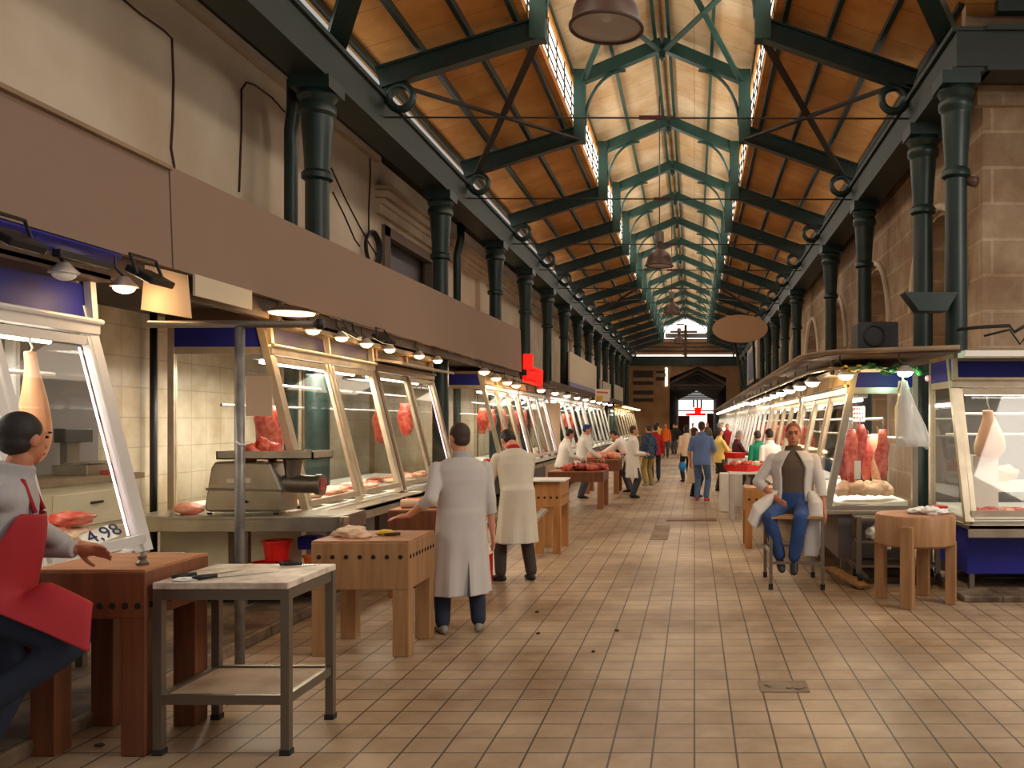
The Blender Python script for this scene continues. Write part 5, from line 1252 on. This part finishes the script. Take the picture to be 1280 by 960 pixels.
person('grey haired woman in a dark maroon coat at the red basket', (1.02,21.0,0), -70, 1.55, 'shirt_maroon', 'trousers_grey', 'shoe_black', 'hair_grey', hairlen=.08, vox=.014, pitch=.4, hands={'L': V((-.2,.35,1.0)),'R': V((.15,.35,1.0))})
person('stallholder in a green top leaning at the right hand counter', (1.34,18.0,0), 25, 1.58, 'shirt_green', 'trousers_grey', 'shoe_black', 'hair_brown', vox=.013, pitch=.3, lean=.12)
person('stallholder in white with a red scarf at the right hand counter', (1.42,16.5,0), 30, 1.62, 'coat_bright', 'trousers_grey', 'shoe_black', 'hair_dark', vox=.013, pitch=.2, apron=('coat_bright','shirt_red',-.3,None))
random.seed(21)
crowd = (('person in a dark jacket in the distant crowd near the bright exit',846,566,'shirt_black'),('person in a tan top in the distant crowd before the red banner',866,565,'shirt_beige'),('person in a brown top in the distant crowd',884,567,'shirt_brown'),('person in a white top in the distant crowd on the right',903,573,'coat_bright'),('person in red in the distant crowd by the right stalls',909,580,'shirt_red'),('person in an ochre top in the distant crowd on the left',822,569,'shirt_yellow'))
for lab, px, py, m in crowd: far(lab, px, py, m, 'trousers_grey', 'shoe_black', 'hair_dark', random.uniform(1.6,1.76), face=random.choice((0,180,20,160)), vox=.02)
f = MB(); d = 26; q = P(853,583,d); f.lump((q.x,d,q.z),(.11,.08,.16),amp=.15,seed=2); t = tag(f.build('bag','blue_bag',smooth=True),'bright blue bag carried by the dark haired woman','bag')
f = MB(); f.tube([(q.x-.05,d,q.z+.15),(q.x,d,q.z+.42),(q.x+.05,d,q.z+.15)],.012,6); f.build('strap','blue_bag',t)
# the seated man
LOC4 = V((1.08,9.62,0)); F4 = 172
def tails(t, T, hip, k, leg, arm):
    f = MB()
    # left tail hangs straight down beside the thigh, right tail swings out over the knee
    f.loft([(hip+V((-.2,.0,.14)),V((.06,0,0)),V((0,.12,0))),(hip+V((-.24,.14,.03)),V((.08,0,0)),V((0,.14,0))),(hip+V((-.235,.27,-.1)),V((.09,.0,0)),V((0,.06,0))),(hip+V((-.22,.32,-.34)),V((.10,0,0)),V((0,.03,0))),(hip+V((-.19,.33,-.53)),V((.085,0,0)),V((0,.02,0)))],18)
    f.loft([(hip+V((.19,.0,.14)),V((.05,0,0)),V((0,.13,0))),(hip+V((.27,.12,.05)),V((.06,0,.02)),V((0,.16,0))),(hip+V((.35,.27,-.06)),V((.07,.0,.07)),V((0,.15,0))),(hip+V((.42,.36,-.2)),V((.05,0,.05)),V((0,.12,0)))],18)
    f.build('coat_tails','coat_white',t,True,voxel=.009,sm=3)
person('man seated on a tall stool in open white coat, brown shirt and blue jeans', LOC4, F4, 1.8, 'shirt_brown', 'jeans_blue', 'shoe_black', 'hair_red', coat='coat_white', sleeves=.74, hz=.87, lean=-.03,
       hands={'R': V((.2,.16,.95)), 'L': V((-.34,.16,.80))}, elbow={'R': V((1,-.25,-.3)), 'L': V((-1,-.5,0))}, feet={'R': (.13,.36,.34,.3,.6), 'L': (-.02,.4,.33,0,.7)}, knee_pole={'R': V((.5,1,.5)),'L': V((-.05,1,.5))},
       vox=.009, skin='skin_tan', eyes=True, skirt=tails, yaw=-.05, build=1.16, open_front=True)
# ------------------------------------------------------------------ light, camera
w = bpy.data.worlds.new('sky'); SC.world = w; w.use_nodes = True
bg = w.node_tree.nodes['Background']; bg.inputs['Color'].default_value = (1,.95,.89,1); bg.inputs['Strength'].default_value = .46
# skylight entering through the clerestory, and the daylight of the side passage
for s in (-1,1):
    for k in range(4):
        lamp('clerestory_light', 'AREA', (RX+s*1.45, 9.5+k*14, 8.0), 95, (255,242,226), .7, 13, (0, R(90)*s*1., 0))
lamp('passage_daylight', 'AREA', (6.5,4.5,5.4), 330, (255,242,226), 3, 3, (0,R(38),0))
for k in range(5):
    lamp('aisle_fill', 'AREA', (RX,12.5+k*9,4.9), 55, (255,232,205), 1.2, 4, (0,0,0))  # added fill light, no lit fixture hangs at these points
cam = bpy.data.cameras.new('camera'); co = bpy.data.objects.new('camera', cam); COL.objects.link(co)
co.location = (0,0,CAMZ); co.rotation_euler = (R(90),0,0)
cam.sensor_width = 36; cam.lens = 1100/1280*36; cam.shift_x = -(868-640)/1280; cam.shift_y = (528-480)/1280; cam.clip_end = 300; cam.clip_start = .05
SC.camera = co
SC.view_settings.view_transform = 'Standard'; SC.view_settings.look = 'None'; SC.view_settings.gamma = 1; SC.view_settings.exposure = 0
SC.view_settings.use_curve_mapping = False
SC.cycles.use_denoising = True
SC.cycles.max_bounces = 6; SC.cycles.transparent_max_bounces = 16; SC.cycles.sample_clamp_indirect = 4
